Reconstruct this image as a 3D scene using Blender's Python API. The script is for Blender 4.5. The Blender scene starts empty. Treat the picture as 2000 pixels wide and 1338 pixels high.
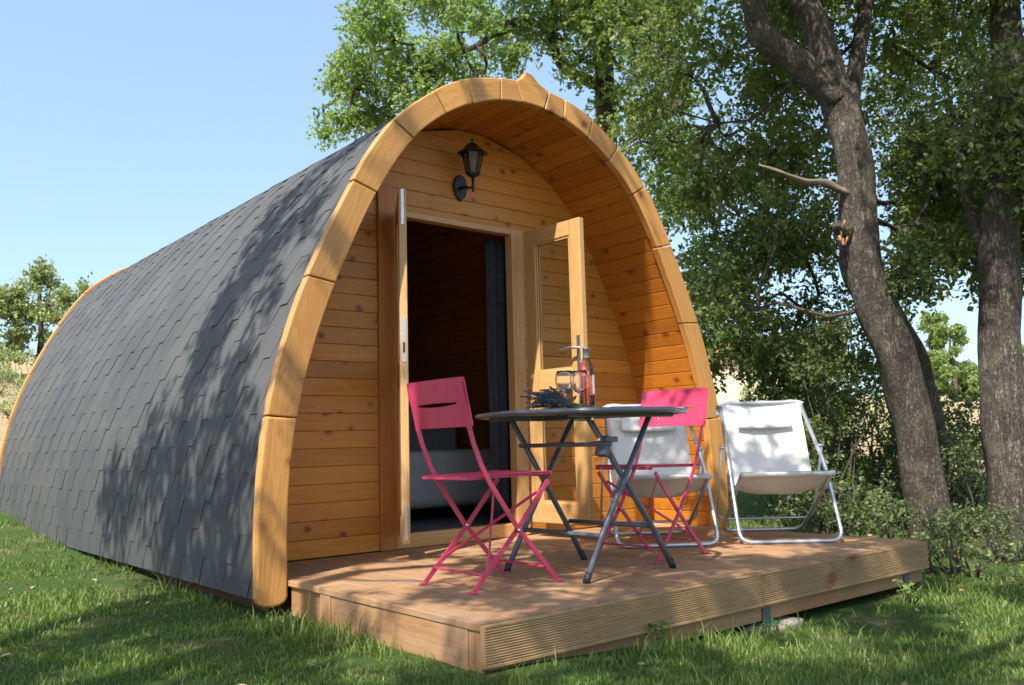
import bpy, math, random
import numpy as np
from mathutils import Vector, Matrix
R_ = math.radians
random.seed(7); rng = np.random.default_rng(7)
scene = bpy.context.scene
COL = scene.collection

# ------------------------------------------------------------------ camera
CAM = Vector((0, 0, 0.85))
RIGHT = Vector((0.77066142, -0.6367184, -0.02589701))
DOWN = Vector((0.05307281, 0.1046292, -0.99309416))
FWD = Vector((0.63503091, 0.76396493, 0.11442612))
cd = bpy.data.cameras.new('camera'); cam = bpy.data.objects.new('camera', cd); COL.objects.link(cam)
m = Matrix((RIGHT, -DOWN, -FWD)).transposed().to_4x4(); m.translation = CAM
cam.matrix_world = m
cd.lens = 31.01; cd.sensor_width = 36; cd.clip_start = 0.05; cd.clip_end = 2000
cd.dof.use_dof = True; cd.dof.focus_distance = 4.6; cd.dof.aperture_fstop = 7.0
scene.camera = cam

# ------------------------------------------------------------------ light
SUN_AZ, SUN_EL = 25.0, 52.0            # light travels toward +x, turned 25 deg to +y
to_sun = Vector((-math.cos(R_(SUN_AZ))*math.cos(R_(SUN_EL)), -math.sin(R_(SUN_AZ))*math.cos(R_(SUN_EL)), math.sin(R_(SUN_EL))))
w = bpy.data.worlds.new("World"); scene.world = w; w.use_nodes = True
wn = w.node_tree; bg = wn.nodes['Background']
sky = wn.nodes.new('ShaderNodeTexSky'); sky.sky_type = 'NISHITA'; sky.sun_disc = False
sky.sun_elevation = R_(SUN_EL); sky.sun_rotation = math.atan2(to_sun.x, to_sun.y)
sky.air_density = 1.0; sky.dust_density = 2.6; sky.ozone_density = 1.0; sky.altitude = 300
_x = wn.nodes.new('ShaderNodeMix'); _x.data_type = 'RGBA'; _x.inputs[0].default_value = .22; _x.inputs[7].default_value = (4.6, 7.0, 10.0, 1)   # thin even summer haze in the blue
wn.links.new(sky.outputs[0], _x.inputs[6]); wn.links.new(_x.outputs[2], bg.inputs[0])
bg.inputs[1].default_value = 0.12
sl = bpy.data.lights.new('sun', 'SUN'); sl.energy = 5.0; sl.angle = R_(0.53); sl.color = (1.0, 0.94, 0.84)
so = bpy.data.objects.new('sun', sl); COL.objects.link(so)
so.rotation_euler = to_sun.to_track_quat('Z', 'Y').to_euler(); so.location = (-5, -3, 8)
scene.view_settings.view_transform = 'Standard'; scene.view_settings.look = 'None'
scene.view_settings.gamma = 1; scene.view_settings.exposure = 0.9
scene.render.engine = 'CYCLES'

# ------------------------------------------------------------------ helpers
def at(px, py, depth):
    """point at a distance in front of the camera, used only to read sizes off the place"""
    return CAM + (RIGHT*((px-1000)/1723) + DOWN*((py-669)/1723) + FWD)*depth

def tag(o, label=None, cat=None, group=None, kind=None):
    if label: o['label'] = label
    if cat: o['category'] = cat
    if group: o['group'] = group
    if kind: o['kind'] = kind
    return o
def thing(name, label, cat, loc=(0, 0, 0), rz=0, group=None):
    o = bpy.data.objects.new(name, None); COL.objects.link(o)
    o.location = loc; o.rotation_euler = (0, 0, rz); o.empty_display_size = .1
    return tag(o, label, cat, group)

class MB:
    def __init__(s): s.v = []; s.f = []; s.gc = []; s.r = []; s.sm = []
    def add(s, verts, faces, gc=None, rnd=None, smooth=False):
        n = len(s.v); s.v += [tuple(v) for v in verts]
        s.f += [tuple(i+n for i in f) for f in faces]; s.sm += [smooth]*len(faces)
        s.gc += [tuple(g) for g in (gc if gc is not None else verts)]
        rr = random.random() if rnd is None else rnd
        s.r += [rr]*len(verts)
        return s
    def box(s, c, h, X=(1, 0, 0), Y=(0, 1, 0), Z=(0, 0, 1), grain=0):
        c = Vector(c); A = [Vector(X), Vector(Y), Vector(Z)]
        off = Vector((random.uniform(0, 50), random.uniform(0, 50), random.uniform(0, 50)))
        vs = []; g = []
        o = [grain] + [i for i in range(3) if i != grain]
        for k in range(8):
            sg = [(1 if k >> i & 1 else -1) for i in range(3)]
            vs.append(c + sum((A[i]*(sg[i]*h[i]) for i in range(3)), Vector()))
            g.append(Vector([sg[i]*h[i] for i in o]) + off)
        s.add(vs, [(0, 4, 6, 2), (1, 3, 7, 5), (0, 1, 5, 4), (2, 6, 7, 3), (0, 2, 3, 1), (4, 5, 7, 6)], g)
        return s
    def bx(s, x0, x1, y0, y1, z0, z1, grain=0):
        return s.box(((x0+x1)/2, (y0+y1)/2, (z0+z1)/2), ((x1-x0)/2, (y1-y0)/2, (z1-z0)/2), grain=grain)
    def tube(s, pts, rad, n=10, cap=True, flat=1.0, up=None, smooth=True):
        pts = [Vector(p) for p in pts]; m_ = len(pts)
        rr = rad if isinstance(rad, (list, tuple)) else [rad]*m_
        vs = []; fs = []; ref = Vector(up) if up else None
        T = []
        for i in range(m_):
            a = pts[max(i-1, 0)]; b = pts[min(i+1, m_-1)]; T.append((b-a).normalized())
        if ref is None:
            ref = Vector((0, 0, 1)) if abs(T[0].z) < .9 else Vector((1, 0, 0))
        nrm = (ref - T[0]*ref.dot(T[0])).normalized()
        for i in range(m_):
            nrm = (nrm - T[i]*nrm.dot(T[i])).normalized(); b = T[i].cross(nrm)
            for k in range(n):
                a = 2*math.pi*k/n
                vs.append(pts[i] + (nrm*math.cos(a) + b*(math.sin(a)*flat))*rr[i])
        for i in range(m_-1):
            for k in range(n):
                a = i*n+k; b_ = i*n+(k+1) % n
                fs.append((a, b_, b_+n, a+n))
        if cap: fs += [tuple(range(n-1, -1, -1)), tuple(range((m_-1)*n, m_*n))]
        return s.add(vs, fs, smooth=smooth)
    def flatbar(s, pts, w_, t, side):
        """strip of flat steel through pts; wide axis lies in direction side"""
        pts = [Vector(p) for p in pts]; sd = Vector(side).normalized(); vs = []; fs = []
        for i, p in enumerate(pts):
            d = (pts[min(i+1, len(pts)-1)] - pts[max(i-1, 0)]).normalized()
            sx = (sd - d*sd.dot(d)).normalized(); nn = d.cross(sx)
            for a, b in ((-1, -1), (1, -1), (1, 1), (-1, 1)): vs.append(p + sx*(a*w_/2) + nn*(b*t/2))
        for i in range(len(pts)-1):
            for k in range(4):
                a = i*4+k; b = i*4+(k+1) % 4; fs.append((a, b, b+4, a+4))
        fs += [(3, 2, 1, 0), tuple(len(vs)-4+k for k in range(4))]
        return s.add(vs, fs)
    def lathe(s, prof, c=(0, 0, 0), n=24, smooth=True):
        c = Vector(c); vs = []; fs = []
        for (r, z) in prof:
            for k in range(n):
                a = 2*math.pi*k/n; vs.append(c+Vector((r*math.cos(a), r*math.sin(a), z)))
        for i in range(len(prof)-1):
            for k in range(n):
                a = i*n+k; b = i*n+(k+1) % n; fs.append((a, b, b+n, a+n))
        if prof[0][0] > 1e-5: fs.append(tuple(range(n-1, -1, -1)))
        if prof[-1][0] > 1e-5: fs.append(tuple(range((len(prof)-1)*n, len(prof)*n)))
        return s.add(vs, fs, smooth=smooth)
    def prism(s, poly, axis, a0, a1, gc=None):
        """polygon of 3-D points pushed from a0 to a1 along axis"""
        ax = Vector(axis); n = len(poly)
        vs = [Vector(p)+ax*a0 for p in poly] + [Vector(p)+ax*a1 for p in poly]
        fs = [tuple(range(n)), tuple(range(2*n-1, n-1, -1))] + [((i+1) % n, i, i+n, (i+1) % n+n) for i in range(n)]
        return s.add(vs, fs, gc)
    def build(s, name, mat, parent=None, bevel=0, seg=2, origin=None, kind=None, label=None, recalc=True):
        me = bpy.data.meshes.new(name)
        off = Vector((0, 0, 0))
        if parent is not None and origin is not False: off = world_loc(parent)
        elif parent is None and origin is not None: off = Vector(origin)
        me.from_pydata([Vector(v)-off for v in s.v], [], s.f); me.update()
        if recalc:
            import bmesh
            b = bmesh.new(); b.from_mesh(me); bmesh.ops.recalc_face_normals(b, faces=b.faces); b.to_mesh(me); b.free()
        me.polygons.foreach_set('use_smooth', s.sm)
        at_ = me.attributes.new('gc', 'FLOAT_VECTOR', 'POINT'); at_.data.foreach_set('vector', np.array(s.gc, dtype=np.float32).ravel())
        at2 = me.attributes.new('rnd', 'FLOAT', 'POINT'); at2.data.foreach_set('value', np.array(s.r, dtype=np.float32))
        me.materials.append(mat)
        o = bpy.data.objects.new(name, me); COL.objects.link(o)
        if parent is not None: o.parent = parent
        elif origin is not None: o.location = origin
        if bevel:
            bm = o.modifiers.new('bevel', 'BEVEL'); bm.width = bevel; bm.segments = seg; bm.limit_method = 'ANGLE'; bm.angle_limit = R_(35)
            bm.harden_normals = False
        if kind: o['kind'] = kind
        if label: o['label'] = label
        return o
def world_loc(o):
    p = Vector((0, 0, 0))
    while o is not None: p += o.location; o = o.parent
    return p

# ------------------------------------------------------------------ materials
def newmat(name):
    mt = bpy.data.materials.new(name); mt.use_nodes = True
    nt = mt.node_tree; return mt, nt, nt.nodes['Principled BSDF']
def N(nt, t, **kw):
    n = nt.nodes.new(t)
    for k, v in kw.items(): setattr(n, k, v)
    return n
def ramp(nt, fac, stops, mode='LINEAR'):
    r = N(nt, 'ShaderNodeValToRGB'); r.color_ramp.interpolation = mode
    e = r.color_ramp.elements
    while len(e) < len(stops): e.new(.5)
    for el, (p, c) in zip(e, stops):
        el.position = p; el.color = (c, c, c, 1) if isinstance(c, (int, float)) else (*c, 1)
    nt.links.new(fac, r.inputs[0]); return r.outputs[0]
def math_(nt, op, a, b=None, c=None):
    n = N(nt, 'ShaderNodeMath', operation=op)
    for i, v in enumerate((a, b, c)):
        if v is None: continue
        if isinstance(v, (int, float)): n.inputs[i].default_value = v
        else: nt.links.new(v, n.inputs[i])
    return n.outputs[0]
def mixc(nt, fac, a, b, blend='MIX'):
    n = N(nt, 'ShaderNodeMix', data_type='RGBA', blend_type=blend)
    for i, v in ((0, fac), (6, a), (7, b)):
        if isinstance(v, (int, float)): n.inputs[i].default_value = v
        elif isinstance(v, tuple): n.inputs[i].default_value = (*v, 1)
        else: nt.links.new(v, n.inputs[i])
    return n.outputs[2]
def noise(nt, vec, scale, detail=4, rough=.55, dist=0):
    n = N(nt, 'ShaderNodeTexNoise'); n.inputs['Scale'].default_value = scale; n.inputs['Detail'].default_value = detail
    n.inputs['Roughness'].default_value = rough; n.inputs['Distortion'].default_value = dist
    if vec is not None: nt.links.new(vec, n.inputs['Vector'])
    return n.outputs['Fac']
def vmul(nt, vec, s):
    n = N(nt, 'ShaderNodeVectorMath', operation='MULTIPLY'); nt.links.new(vec, n.inputs[0]); n.inputs[1].default_value = s
    return n.outputs[0]
def bump(nt, h, strength, dist=.01, normal=None):
    b = N(nt, 'ShaderNodeBump'); b.inputs['Strength'].default_value = strength; b.inputs['Distance'].default_value = dist
    nt.links.new(h, b.inputs['Height'])
    if normal is not None: nt.links.new(normal, b.inputs['Normal'])
    return b.outputs[0]

def wood(name, base, dark, knot=(.16, .045, .015), rough=.5, knots=True, ring=24, var=.35, groove=0, coat=.0, bumpk=.25, kscale=8.0, blotch=None):
    mt, nt, p = newmat(name)
    a = N(nt, 'ShaderNodeAttribute', attribute_name='gc').outputs['Vector']
    rn = N(nt, 'ShaderNodeAttribute', attribute_name='rnd').outputs['Fac']
    vk = vmul(nt, a, (.75, 1, 1))
    vo = N(nt, 'ShaderNodeTexVoronoi'); vo.inputs['Scale'].default_value = kscale; nt.links.new(vk, vo.inputs['Vector'])
    kd = vo.outputs['Distance']
    swirl = ramp(nt, kd, [(0.0, 1.0), (.42, 0.0)], 'EASE')
    g = vmul(nt, a, (.9, ring, ring))
    warp = N(nt, 'ShaderNodeVectorMath', operation='ADD'); nt.links.new(g, warp.inputs[0])
    cx = N(nt, 'ShaderNodeCombineXYZ'); 
    sw = math_(nt, 'MULTIPLY', swirl, 1.6 if knots else 0.0)
    nt.links.new(sw, cx.inputs[1]); nt.links.new(sw, cx.inputs[2]); nt.links.new(cx.outputs[0], warp.inputs[1])
    n1 = noise(nt, warp.outputs[0], 1.0, 3, .5, .6)
    # rings: fold the noise into bands
    bands = math_(nt, 'FRACT', math_(nt, 'MULTIPLY', n1, 7.0))
    bands = ramp(nt, bands, [(0, 0.0), (.65, .55), (.93, 1.0), (1.0, 0.0)])
    fine = noise(nt, vmul(nt, a, (5, 220, 220)), 1.0, 2, .6)
    big = noise(nt, vmul(nt, a, (1.2, 5, 5)), 1.0, 2, .5)
    f = math_(nt, 'ADD', math_(nt, 'MULTIPLY', bands, .55), math_(nt, 'MULTIPLY', fine, .35))
    f = math_(nt, 'ADD', f, math_(nt, 'MULTIPLY', big, .35))
    f = ramp(nt, f, [(.25, 0.0), (1.05, 1.0)])
    col = mixc(nt, f, base, dark)
    tint = ramp(nt, rn, [(0, 1-var), (1, 1.0)])
    col = mixc(nt, 1.0, col, tint, 'MULTIPLY')
    hue = mixc(nt, math_(nt, 'MULTIPLY', math_(nt, 'FRACT', math_(nt, 'MULTIPLY', rn, 7.3)), .2), col, (base[0]*.9, base[1]*.62, base[2]*.45))
    col = hue
    if blotch:
        bl = noise(nt, vmul(nt, a, (2.0, 6, 6)), 1.0, 4, .6)
        col = mixc(nt, ramp(nt, bl, [(.45, 0.0), (.7, .75)]), col, blotch)
    if knots:
        kedge = math_(nt, 'ADD', kd, math_(nt, 'MULTIPLY', math_(nt, 'SUBTRACT', noise(nt, vmul(nt, a, (60, 90, 90)), 1.0, 3, .6), .5), .16))
        km = ramp(nt, kedge, [(.10, 1.0), (.17, 0.0)])
        halo = ramp(nt, kd, [(.10, .55), (.30, 0.0)])
        col = mixc(nt, halo, col, (dark[0]*.8, dark[1]*.62, dark[2]*.5))
        col = mixc(nt, math_(nt, 'MULTIPLY', km, .9), col, knot)
    nt.links.new(col, p.inputs['Base Color'])
    nt.links.new(ramp(nt, f, [(0, rough), (1, min(1, rough+.15))]), p.inputs['Roughness'])
    p.inputs['Coat Weight'].default_value = coat; p.inputs['Coat Roughness'].default_value = .35
    nb = bump(nt, f, bumpk, .002)
    if groove:
        sx = N(nt, 'ShaderNodeSeparateXYZ'); nt.links.new(a, sx.inputs[0])
        s_ = math_(nt, 'SINE', math_(nt, 'MULTIPLY', sx.outputs[1], 2*math.pi/groove))
        nb = bump(nt, s_, .55, .0025, nb)
    nt.links.new(nb, p.inputs['Normal'])
    return mt

M = {}
M['arch'] = wood('honey_pine_beam', (.64, .345, .10), (.50, .215, .045), coat=.15, kscale=5.5, ring=13, var=.26)
M['wall'] = wood('pine_wall', (.63, .28, .043), (.49, .18, .021), rough=.42, coat=.15, kscale=8.5, var=.24)
M['ceil'] = wood('pine_ceiling', (.61, .23, .026), (.45, .135, .012), rough=.42, coat=.15, kscale=7, var=.25)
M['door'] = wood('pale_door_pine', (.62, .38, .16), (.50, .27, .09), rough=.4, knots=False, coat=.2, ring=16, var=.12)
M['trim'] = wood('shaded_trim', (.52, .225, .05), (.40, .145, .026), rough=.45, knots=False, coat=.1, var=.1)  # darker wood tone carries the left door leaf's shadow on the wall post
M['sill'] = wood('dark_sill', (.12, .06, .025), (.07, .03, .012), rough=.8, knots=False)
M['deck'] = wood('deck_board', (.50, .295, .150), (.36, .195, .09), knot=(.27, .14, .075), rough=.7, knots=True, kscale=4, groove=.008, var=.28, bumpk=.5, blotch=(.27, .19, .13))
M['fascia'] = wood('ribbed_board', (.42, .27, .13), (.29, .175, .075), rough=.65, kscale=4, var=.2, bumpk=.4)
M['rim'] = wood('deck_rim', (.40, .225, .10), (.29, .14, .055), rough=.7, kscale=4, var=.2, blotch=(.38, .24, .15))

def simple(name, col, rough=.5, metal=0, var=0, vscale=20, bmp=0, bscale=200, coat=0, spec=.5):
    mt, nt, p = newmat(name)
    p.inputs['Base Color'].default_value = (*col, 1); p.inputs['Roughness'].default_value = rough
    p.inputs['Metallic'].default_value = metal; p.inputs['Coat Weight'].default_value = coat
    p.inputs['Specular IOR Level'].default_value = spec
    tc = N(nt, 'ShaderNodeTexCoord').outputs['Object']
    if var:
        n = noise(nt, tc, vscale, 4)
        c = mixc(nt, ramp(nt, n, [(.3, 0.0), (.7, 1.0)]), tuple(min(1, x*(1+var)) for x in col), tuple(x*(1-var) for x in col))
        nt.links.new(c, p.inputs['Base Color'])
        nt.links.new(ramp(nt, n, [(.3, rough*.85), (.7, min(1, rough*1.15))]), p.inputs['Roughness'])
    if bmp: nt.links.new(bump(nt, noise(nt, tc, bscale, 3), bmp, .003), p.inputs['Normal'])
    return mt
M['pink'] = simple('pink_enamel', (.56, .05, .125), .38, coat=.25, var=.07, vscale=9, bmp=.05, bscale=60)
M['table'] = simple('grey_enamel', (.085, .10, .125), .38, coat=.2, var=.1, vscale=12)
M['tabletop'] = simple('grey_slats', (.12, .14, .17), .3, coat=.3, var=.1, vscale=12)
M['rivet'] = simple('bright_rivet', (.8, .8, .8), .25, 1)
M['alu'] = simple('satin_tube', (.52, .55, .60), .36, .75, var=.08)
M['steel'] = simple('lock_steel', (.55, .56, .55), .35, .9, var=.12, vscale=60)
M['iron'] = simple('black_iron', (.012, .013, .014), .42, 0, var=.2, bmp=.1)
M['rubber'] = simple('black_rubber', (.02, .02, .022), .6)
M['cloth'] = simple('grey_bedcover', (.30, .29, .28), .9, var=.1, vscale=6, bmp=.25, bscale=14)
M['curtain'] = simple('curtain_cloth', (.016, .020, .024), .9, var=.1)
M['floorin'] = simple('dark_floor', (.06, .065, .07), .6, var=.2)
M['capsule'] = simple('grey_capsule', (.30, .31, .33), .35, .5)
M['paper'] = simple('white_label', (.78, .80, .86), .6)
M['block'] = simple('concrete', (.27, .24, .20), .9, var=.2, vscale=25, bmp=.5, bscale=60)
M['plastic'] = simple('green_pad', (.02, .17, .10), .4)
M['underlay'] = simple('dark_underlay', (.03, .022, .018), .9)

def canvas_mat():
    mt, nt, p = newmat('white_canvas')
    tc = N(nt, 'ShaderNodeTexCoord').outputs['Object']
    n = noise(nt, tc, 9, 4)
    nt.links.new(mixc(nt, n, (.78, .77, .74), (.70, .69, .67)), p.inputs['Base Color'])
    p.inputs['Roughness'].default_value = .85
    tl = N(nt, 'ShaderNodeBsdfTranslucent'); tl.inputs[0].default_value = (.7, .66, .6, 1)
    mx = N(nt, 'ShaderNodeMixShader'); mx.inputs[0].default_value = .22
    wv = noise(nt, tc, 420, 2); nb = bump(nt, wv, .15, .001, bump(nt, noise(nt, vmul(nt, tc, (1, .45, 1.6)), 16, 4, .55, .8), .7, .010))
    nt.links.new(nb, p.inputs['Normal'])
    nt.links.new(p.outputs[0], mx.inputs[1]); nt.links.new(tl.outputs[0], mx.inputs[2])
    nt.links.new(mx.outputs[0], nt.nodes['Material Output'].inputs[0]); return mt
M['canvas'] = canvas_mat()
def shingle_mat():
    mt, nt, p = newmat('slate_felt')
    tc = N(nt, 'ShaderNodeTexCoord').outputs['Object']
    rn = N(nt, 'ShaderNodeAttribute', attribute_name='rnd').outputs['Fac']
    n = noise(nt, tc, 260, 3, .7); b = noise(nt, tc, 2.2, 4, .6)
    c = mixc(nt, n, (.040, .042, .047), (.074, .076, .082))
    c = mixc(nt, 1.0, c, ramp(nt, rn, [(0, .90), (1, 1.08)]), 'MULTIPLY')
    c = mixc(nt, ramp(nt, b, [(.35, 0.0), (.7, .6)]), c, (.10, .098, .094))
    sp = noise(nt, tc, 38, 2, .5); c = mixc(nt, ramp(nt, sp, [(.74, 0.0), (.78, .35)]), c, (.22, .20, .16))
    nt.links.new(c, p.inputs['Base Color']); p.inputs['Roughness'].default_value = .8
    p.inputs['Specular IOR Level'].default_value = .35
    nt.links.new(bump(nt, n, .5, .002, bump(nt, noise(nt, tc, 7, 3), .25, .012)), p.inputs['Normal']); return mt
M['shingle'] = shingle_mat()
def glass_mat(name, col=(1, 1, 1), rough=0.0, mixd=None):
    mt, nt, p = newmat(name)
    p.inputs['Base Color'].default_value = (*col, 1); p.inputs['Roughness'].default_value = rough
    p.inputs['Transmission Weight'].default_value = 1; p.inputs['IOR'].default_value = 1.48
    return mt
M['glass'] = glass_mat('drinking_glass')
M['rose'] = glass_mat('rose_wine', (.95, .45, .33))
def pane_mat():
    mt, nt, p = newmat('window_pane')
    g = N(nt, 'ShaderNodeBsdfGlossy'); g.inputs['Roughness'].default_value = .02
    t = N(nt, 'ShaderNodeBsdfTransparent'); t.inputs[0].default_value = (.94, .96, .95, 1)
    mx = N(nt, 'ShaderNodeMixShader'); mx.inputs[0].default_value = .05
    nt.links.new(t.outputs[0], mx.inputs[1]); nt.links.new(g.outputs[0], mx.inputs[2])
    nt.links.new(mx.outputs[0], nt.nodes['Material Output'].inputs[0]); return mt
M['pane'] = pane_mat()
M['smoky'] = simple('smoky_lamp_glass', (.10, .09, .07), .15)
_p = M['smoky'].node_tree.nodes['Principled BSDF']; _p.inputs['Alpha'].default_value = .45
def leaf_mat(name, c1, c2, c3=None, trans=.35, rough=.5, tcol=None):
    mt, nt, p = newmat(name)
    r = N(nt, 'ShaderNodeNewGeometry').outputs['Random Per Island']
    st = [(0, c1), (.6, c2)] + ([(.93, c2), (1, c3)] if c3 else [])
    c = ramp(nt, r, st)
    big = noise(nt, N(nt, 'ShaderNodeTexCoord').outputs['Object'], 1.1, 3)
    c = mixc(nt, ramp(nt, big, [(.35, 0.0), (.65, .45)]), c, tuple(x*y for x, y in zip(c2, (1.25, 1.1, 1.1))))
    nt.links.new(c, p.inputs['Base Color']); p.inputs['Roughness'].default_value = rough
    p.inputs['Specular IOR Level'].default_value = .45
    tl = N(nt, 'ShaderNodeBsdfTranslucent')
    tc_ = mixc(nt, 1.0, c, tcol or (1.6, 1.9, .7), 'MULTIPLY'); nt.links.new(tc_, tl.inputs[0])
    mx = N(nt, 'ShaderNodeMixShader'); mx.inputs[0].default_value = trans
    nt.links.new(p.outputs[0], mx.inputs[1]); nt.links.new(tl.outputs[0], mx.inputs[2])
    nt.links.new(mx.outputs[0], nt.nodes['Material Output'].inputs[0]); return mt
M['oak'] = leaf_mat('oak_leaf', (.065, .11, .034), (.155, .20, .070), (.34, .33, .16), trans=.42)
M['oak2'] = leaf_mat('oak_leaf_sunny', (.11, .18, .06), (.20, .27, .11), (.36, .34, .17), trans=.45)
M['bush'] = leaf_mat('shrub_leaf', (.045, .080, .025), (.125, .165, .058), (.36, .26, .13))
M['olive'] = leaf_mat('hillside_leaf', (.16, .20, .09), (.24, .28, .14), (.26, .25, .14))
M['farleaf'] = leaf_mat('far_leaf', (.12, .19, .06), (.20, .27, .10), (.28, .32, .14))
M['grass'] = leaf_mat('grass_blade', (.058, .108, .017), (.135, .195, .04), (.34, .31, .14), trans=.3, rough=.6)
M['lavender'] = leaf_mat('lavender_bloom', (.075, .085, .125), (.14, .15, .20), None, trans=.1, tcol=(1.1, 1.1, 1.1))
M['stem'] = leaf_mat('lavender_stem', (.14, .20, .09), (.24, .28, .15), None, trans=.15)
def bark_mat(name, c1, c2, sc=1.0):
    mt, nt, p = newmat(name)
    tc = N(nt, 'ShaderNodeTexCoord').outputs['Object']
    rid = math_(nt, 'ABSOLUTE', math_(nt, 'SUBTRACT', noise(nt, vmul(nt, tc, (30*sc, 30*sc, 5.5*sc)), 1.0, 5, .6, .9), .5))
    rid2 = math_(nt, 'ABSOLUTE', math_(nt, 'SUBTRACT', noise(nt, vmul(nt, tc, (34*sc, 34*sc, 17*sc)), 1.3, 3, .5, .6), .5))
    crack = ramp(nt, math_(nt, 'MINIMUM', rid, math_(nt, 'MULTIPLY', rid2, 1.6)), [(0, 0.0), (.085, 1.0)])
    n = noise(nt, tc, 60, 5, .7); b = noise(nt, tc, 5, 4, .6)
    c = mixc(nt, crack, tuple(x*.42 for x in c1), c1)
    c = mixc(nt, ramp(nt, n, [(.3, 0.0), (.75, .7)]), c, c2)
    c = mixc(nt, ramp(nt, b, [(.52, 0.0), (.68, .55)]), c, (.30, .27, .20))
    l2 = noise(nt, tc, 22, 4, .65); c = mixc(nt, ramp(nt, l2, [(.56, 0.0), (.63, .6)]), c, (.30, .28, .24))
    nt.links.new(c, p.inputs['Base Color']); p.inputs['Roughness'].default_value = .95; p.inputs['Specular IOR Level'].default_value = .2
    h = math_(nt, 'ADD', math_(nt, 'MULTIPLY', crack, .8), math_(nt, 'MULTIPLY', n, .5))
    nt.links.new(bump(nt, h, 1.0, .035), p.inputs['Normal']); return mt
M['bark'] = bark_mat('oak_bark', (.135, .108, .088), (.23, .195, .165))
M['twig'] = bark_mat('twig_bark', (.20, .17, .14), (.26, .22, .18), 2)
M['deadwood'] = simple('bare_wood', (.17, .13, .10), .85, var=.2, vscale=30, bmp=.3)
M['brokenwood'] = simple('torn_heartwood', (.30, .14, .06), .85, var=.35, vscale=40, bmp=.5)
def ground_mat():
    mt, nt, p = newmat('meadow_ground')
    g = N(nt, 'ShaderNodeNewGeometry').outputs['Position']
    ln = N(nt, 'ShaderNodeVectorMath', operation='LENGTH'); nt.links.new(g, ln.inputs[0])
    n = noise(nt, g, 3.0, 6, .65); f = noise(nt, g, 45, 5, .7); b = noise(nt, g, .35, 4, .6)
    green = mixc(nt, f, (.035, .07, .015), (.08, .125, .035))
    soil = mixc(nt, f, (.16, .105, .06), (.32, .22, .135))
    c = mixc(nt, ramp(nt, n, [(.54, 0.0), (.74, .85)]), green, soil)
    dry = mixc(nt, n, (.33, .24, .14), (.47, .36, .22))
    dry = mixc(nt, ramp(nt, b, [(.5, 0.0), (.65, .6)]), dry, (.26, .28, .12))
    dry = mixc(nt, ramp(nt, f, [(.35, .35), (.6, 0.0)]), dry, (.20, .15, .09))
    far = ramp(nt, math_(nt, 'DIVIDE', math_(nt, 'ADD', ln.outputs['Value'], math_(nt, 'MULTIPLY', n, 3)), 20), [(.62, 0.0), (.76, 1.0)])
    c = mixc(nt, far, c, dry)
    nt.links.new(c, p.inputs['Base Color']); p.inputs['Roughness'].default_value = 1; p.inputs['Specular IOR Level'].default_value = .1
    nt.links.new(bump(nt, f, .8, .04), p.inputs['Normal']); return mt
M['ground'] = ground_mat()

# ------------------------------------------------------------------ terrain
def terrain(x, y):
    d = np.hypot(x, y); th = np.degrees(np.arctan2(x, y))
    s = np.interp(th, [-180, -60, 15, 30, 52, 62, 72, 180], [.05, .10, .165, .115, .085, .05, .045, .05])
    top = np.interp(th, [-180, 15, 30, 52, 62, 180], [70, 26, 34, 60, 110, 120])
    k = np.log1p(np.exp((d-8.5)/1.2))*1.2
    k = np.minimum(k, top) * (d > 2)
    z = s*k
    z = z + .095*np.clip((3.5-x)/1.3, 0, 1)**1.3*np.where(y < 7, 1, np.clip((9-y)/2, 0, 1)) + .075*np.clip((y-7)/2, 0, 1)*(x < 3.5)
    z += .05*np.sin(x*.31+1)*np.cos(y*.27)*np.clip((d-9)/10, 0, 1)*4
    return z
radii = np.concatenate([np.linspace(0, 14, 57), np.geomspace(14.6, 900, 70)]); nth = 200
vs = [(0, 0, 0)]; fs = []
for r in radii[1:]:
    a = np.linspace(0, 2*np.pi, nth, endpoint=False); X = r*np.cos(a); Y = r*np.sin(a); Z = terrain(X, Y)
    Z = Z + .006*np.sin(X*9+Y*4)*(r < 12)
    vs += list(zip(X.tolist(), Y.tolist(), Z.tolist()))
for k in range(nth): fs.append((0, 1+k, 1+(k+1) % nth))
for i in range(len(radii)-2):
    for k in range(nth):
        a = 1+i*nth+k; b = 1+i*nth+(k+1) % nth; fs.append((a, a+nth, b+nth, b))
g = MB(); g.add(vs, fs, smooth=True); g.build('ground', M['ground'], kind='structure')

# ------------------------------------------------------------------ pod profile
CX = 3.395; YF = 3.84; YB = 10.0; YW = 4.45; DZ = .26
OUT = [(1.712, .10), (1.722, .40), (1.712, .72), (1.676, 1.02), (1.60, 1.33), (1.48, 1.67), (1.225, 2.19), (.985, 2.555), (.72, 2.788), (.49, 2.918), (.24, 2.985), (0, 3.005)]
INN = [(1.562, .10), (1.568, .40), (1.56, .68), (1.522, 1.0), (1.45, 1.30), (1.325, 1.65), (1.085, 2.15), (.865, 2.48), (.65, 2.67), (.45, 2.785), (.22, 2.862), (0, 2.882)]
def catmull(P, n=12):
    P = [Vector((a, b)) for a, b in P]; Q = [P[0]*2-P[1]] + P + [Vector((-P[-2].x, P[-2].y))]
    o = []
    for i in range(1, len(Q)-2):
        for k in range(n):
            t = k/n; a, b, c, d = Q[i-1:i+3]
            o.append(.5*((2*b) + (c-a)*t + (2*a-5*b+4*c-d)*t*t + (3*b-a-3*c+d)*t**3))
    o.append(P[-1]); return o
def full(P):
    h = catmull(P); return [(CX-p.x, p.y) for p in h] + [(CX+p.x, p.y) for p in reversed(h[:-1])]
PO = full(OUT); PI = full(INN)
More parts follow.
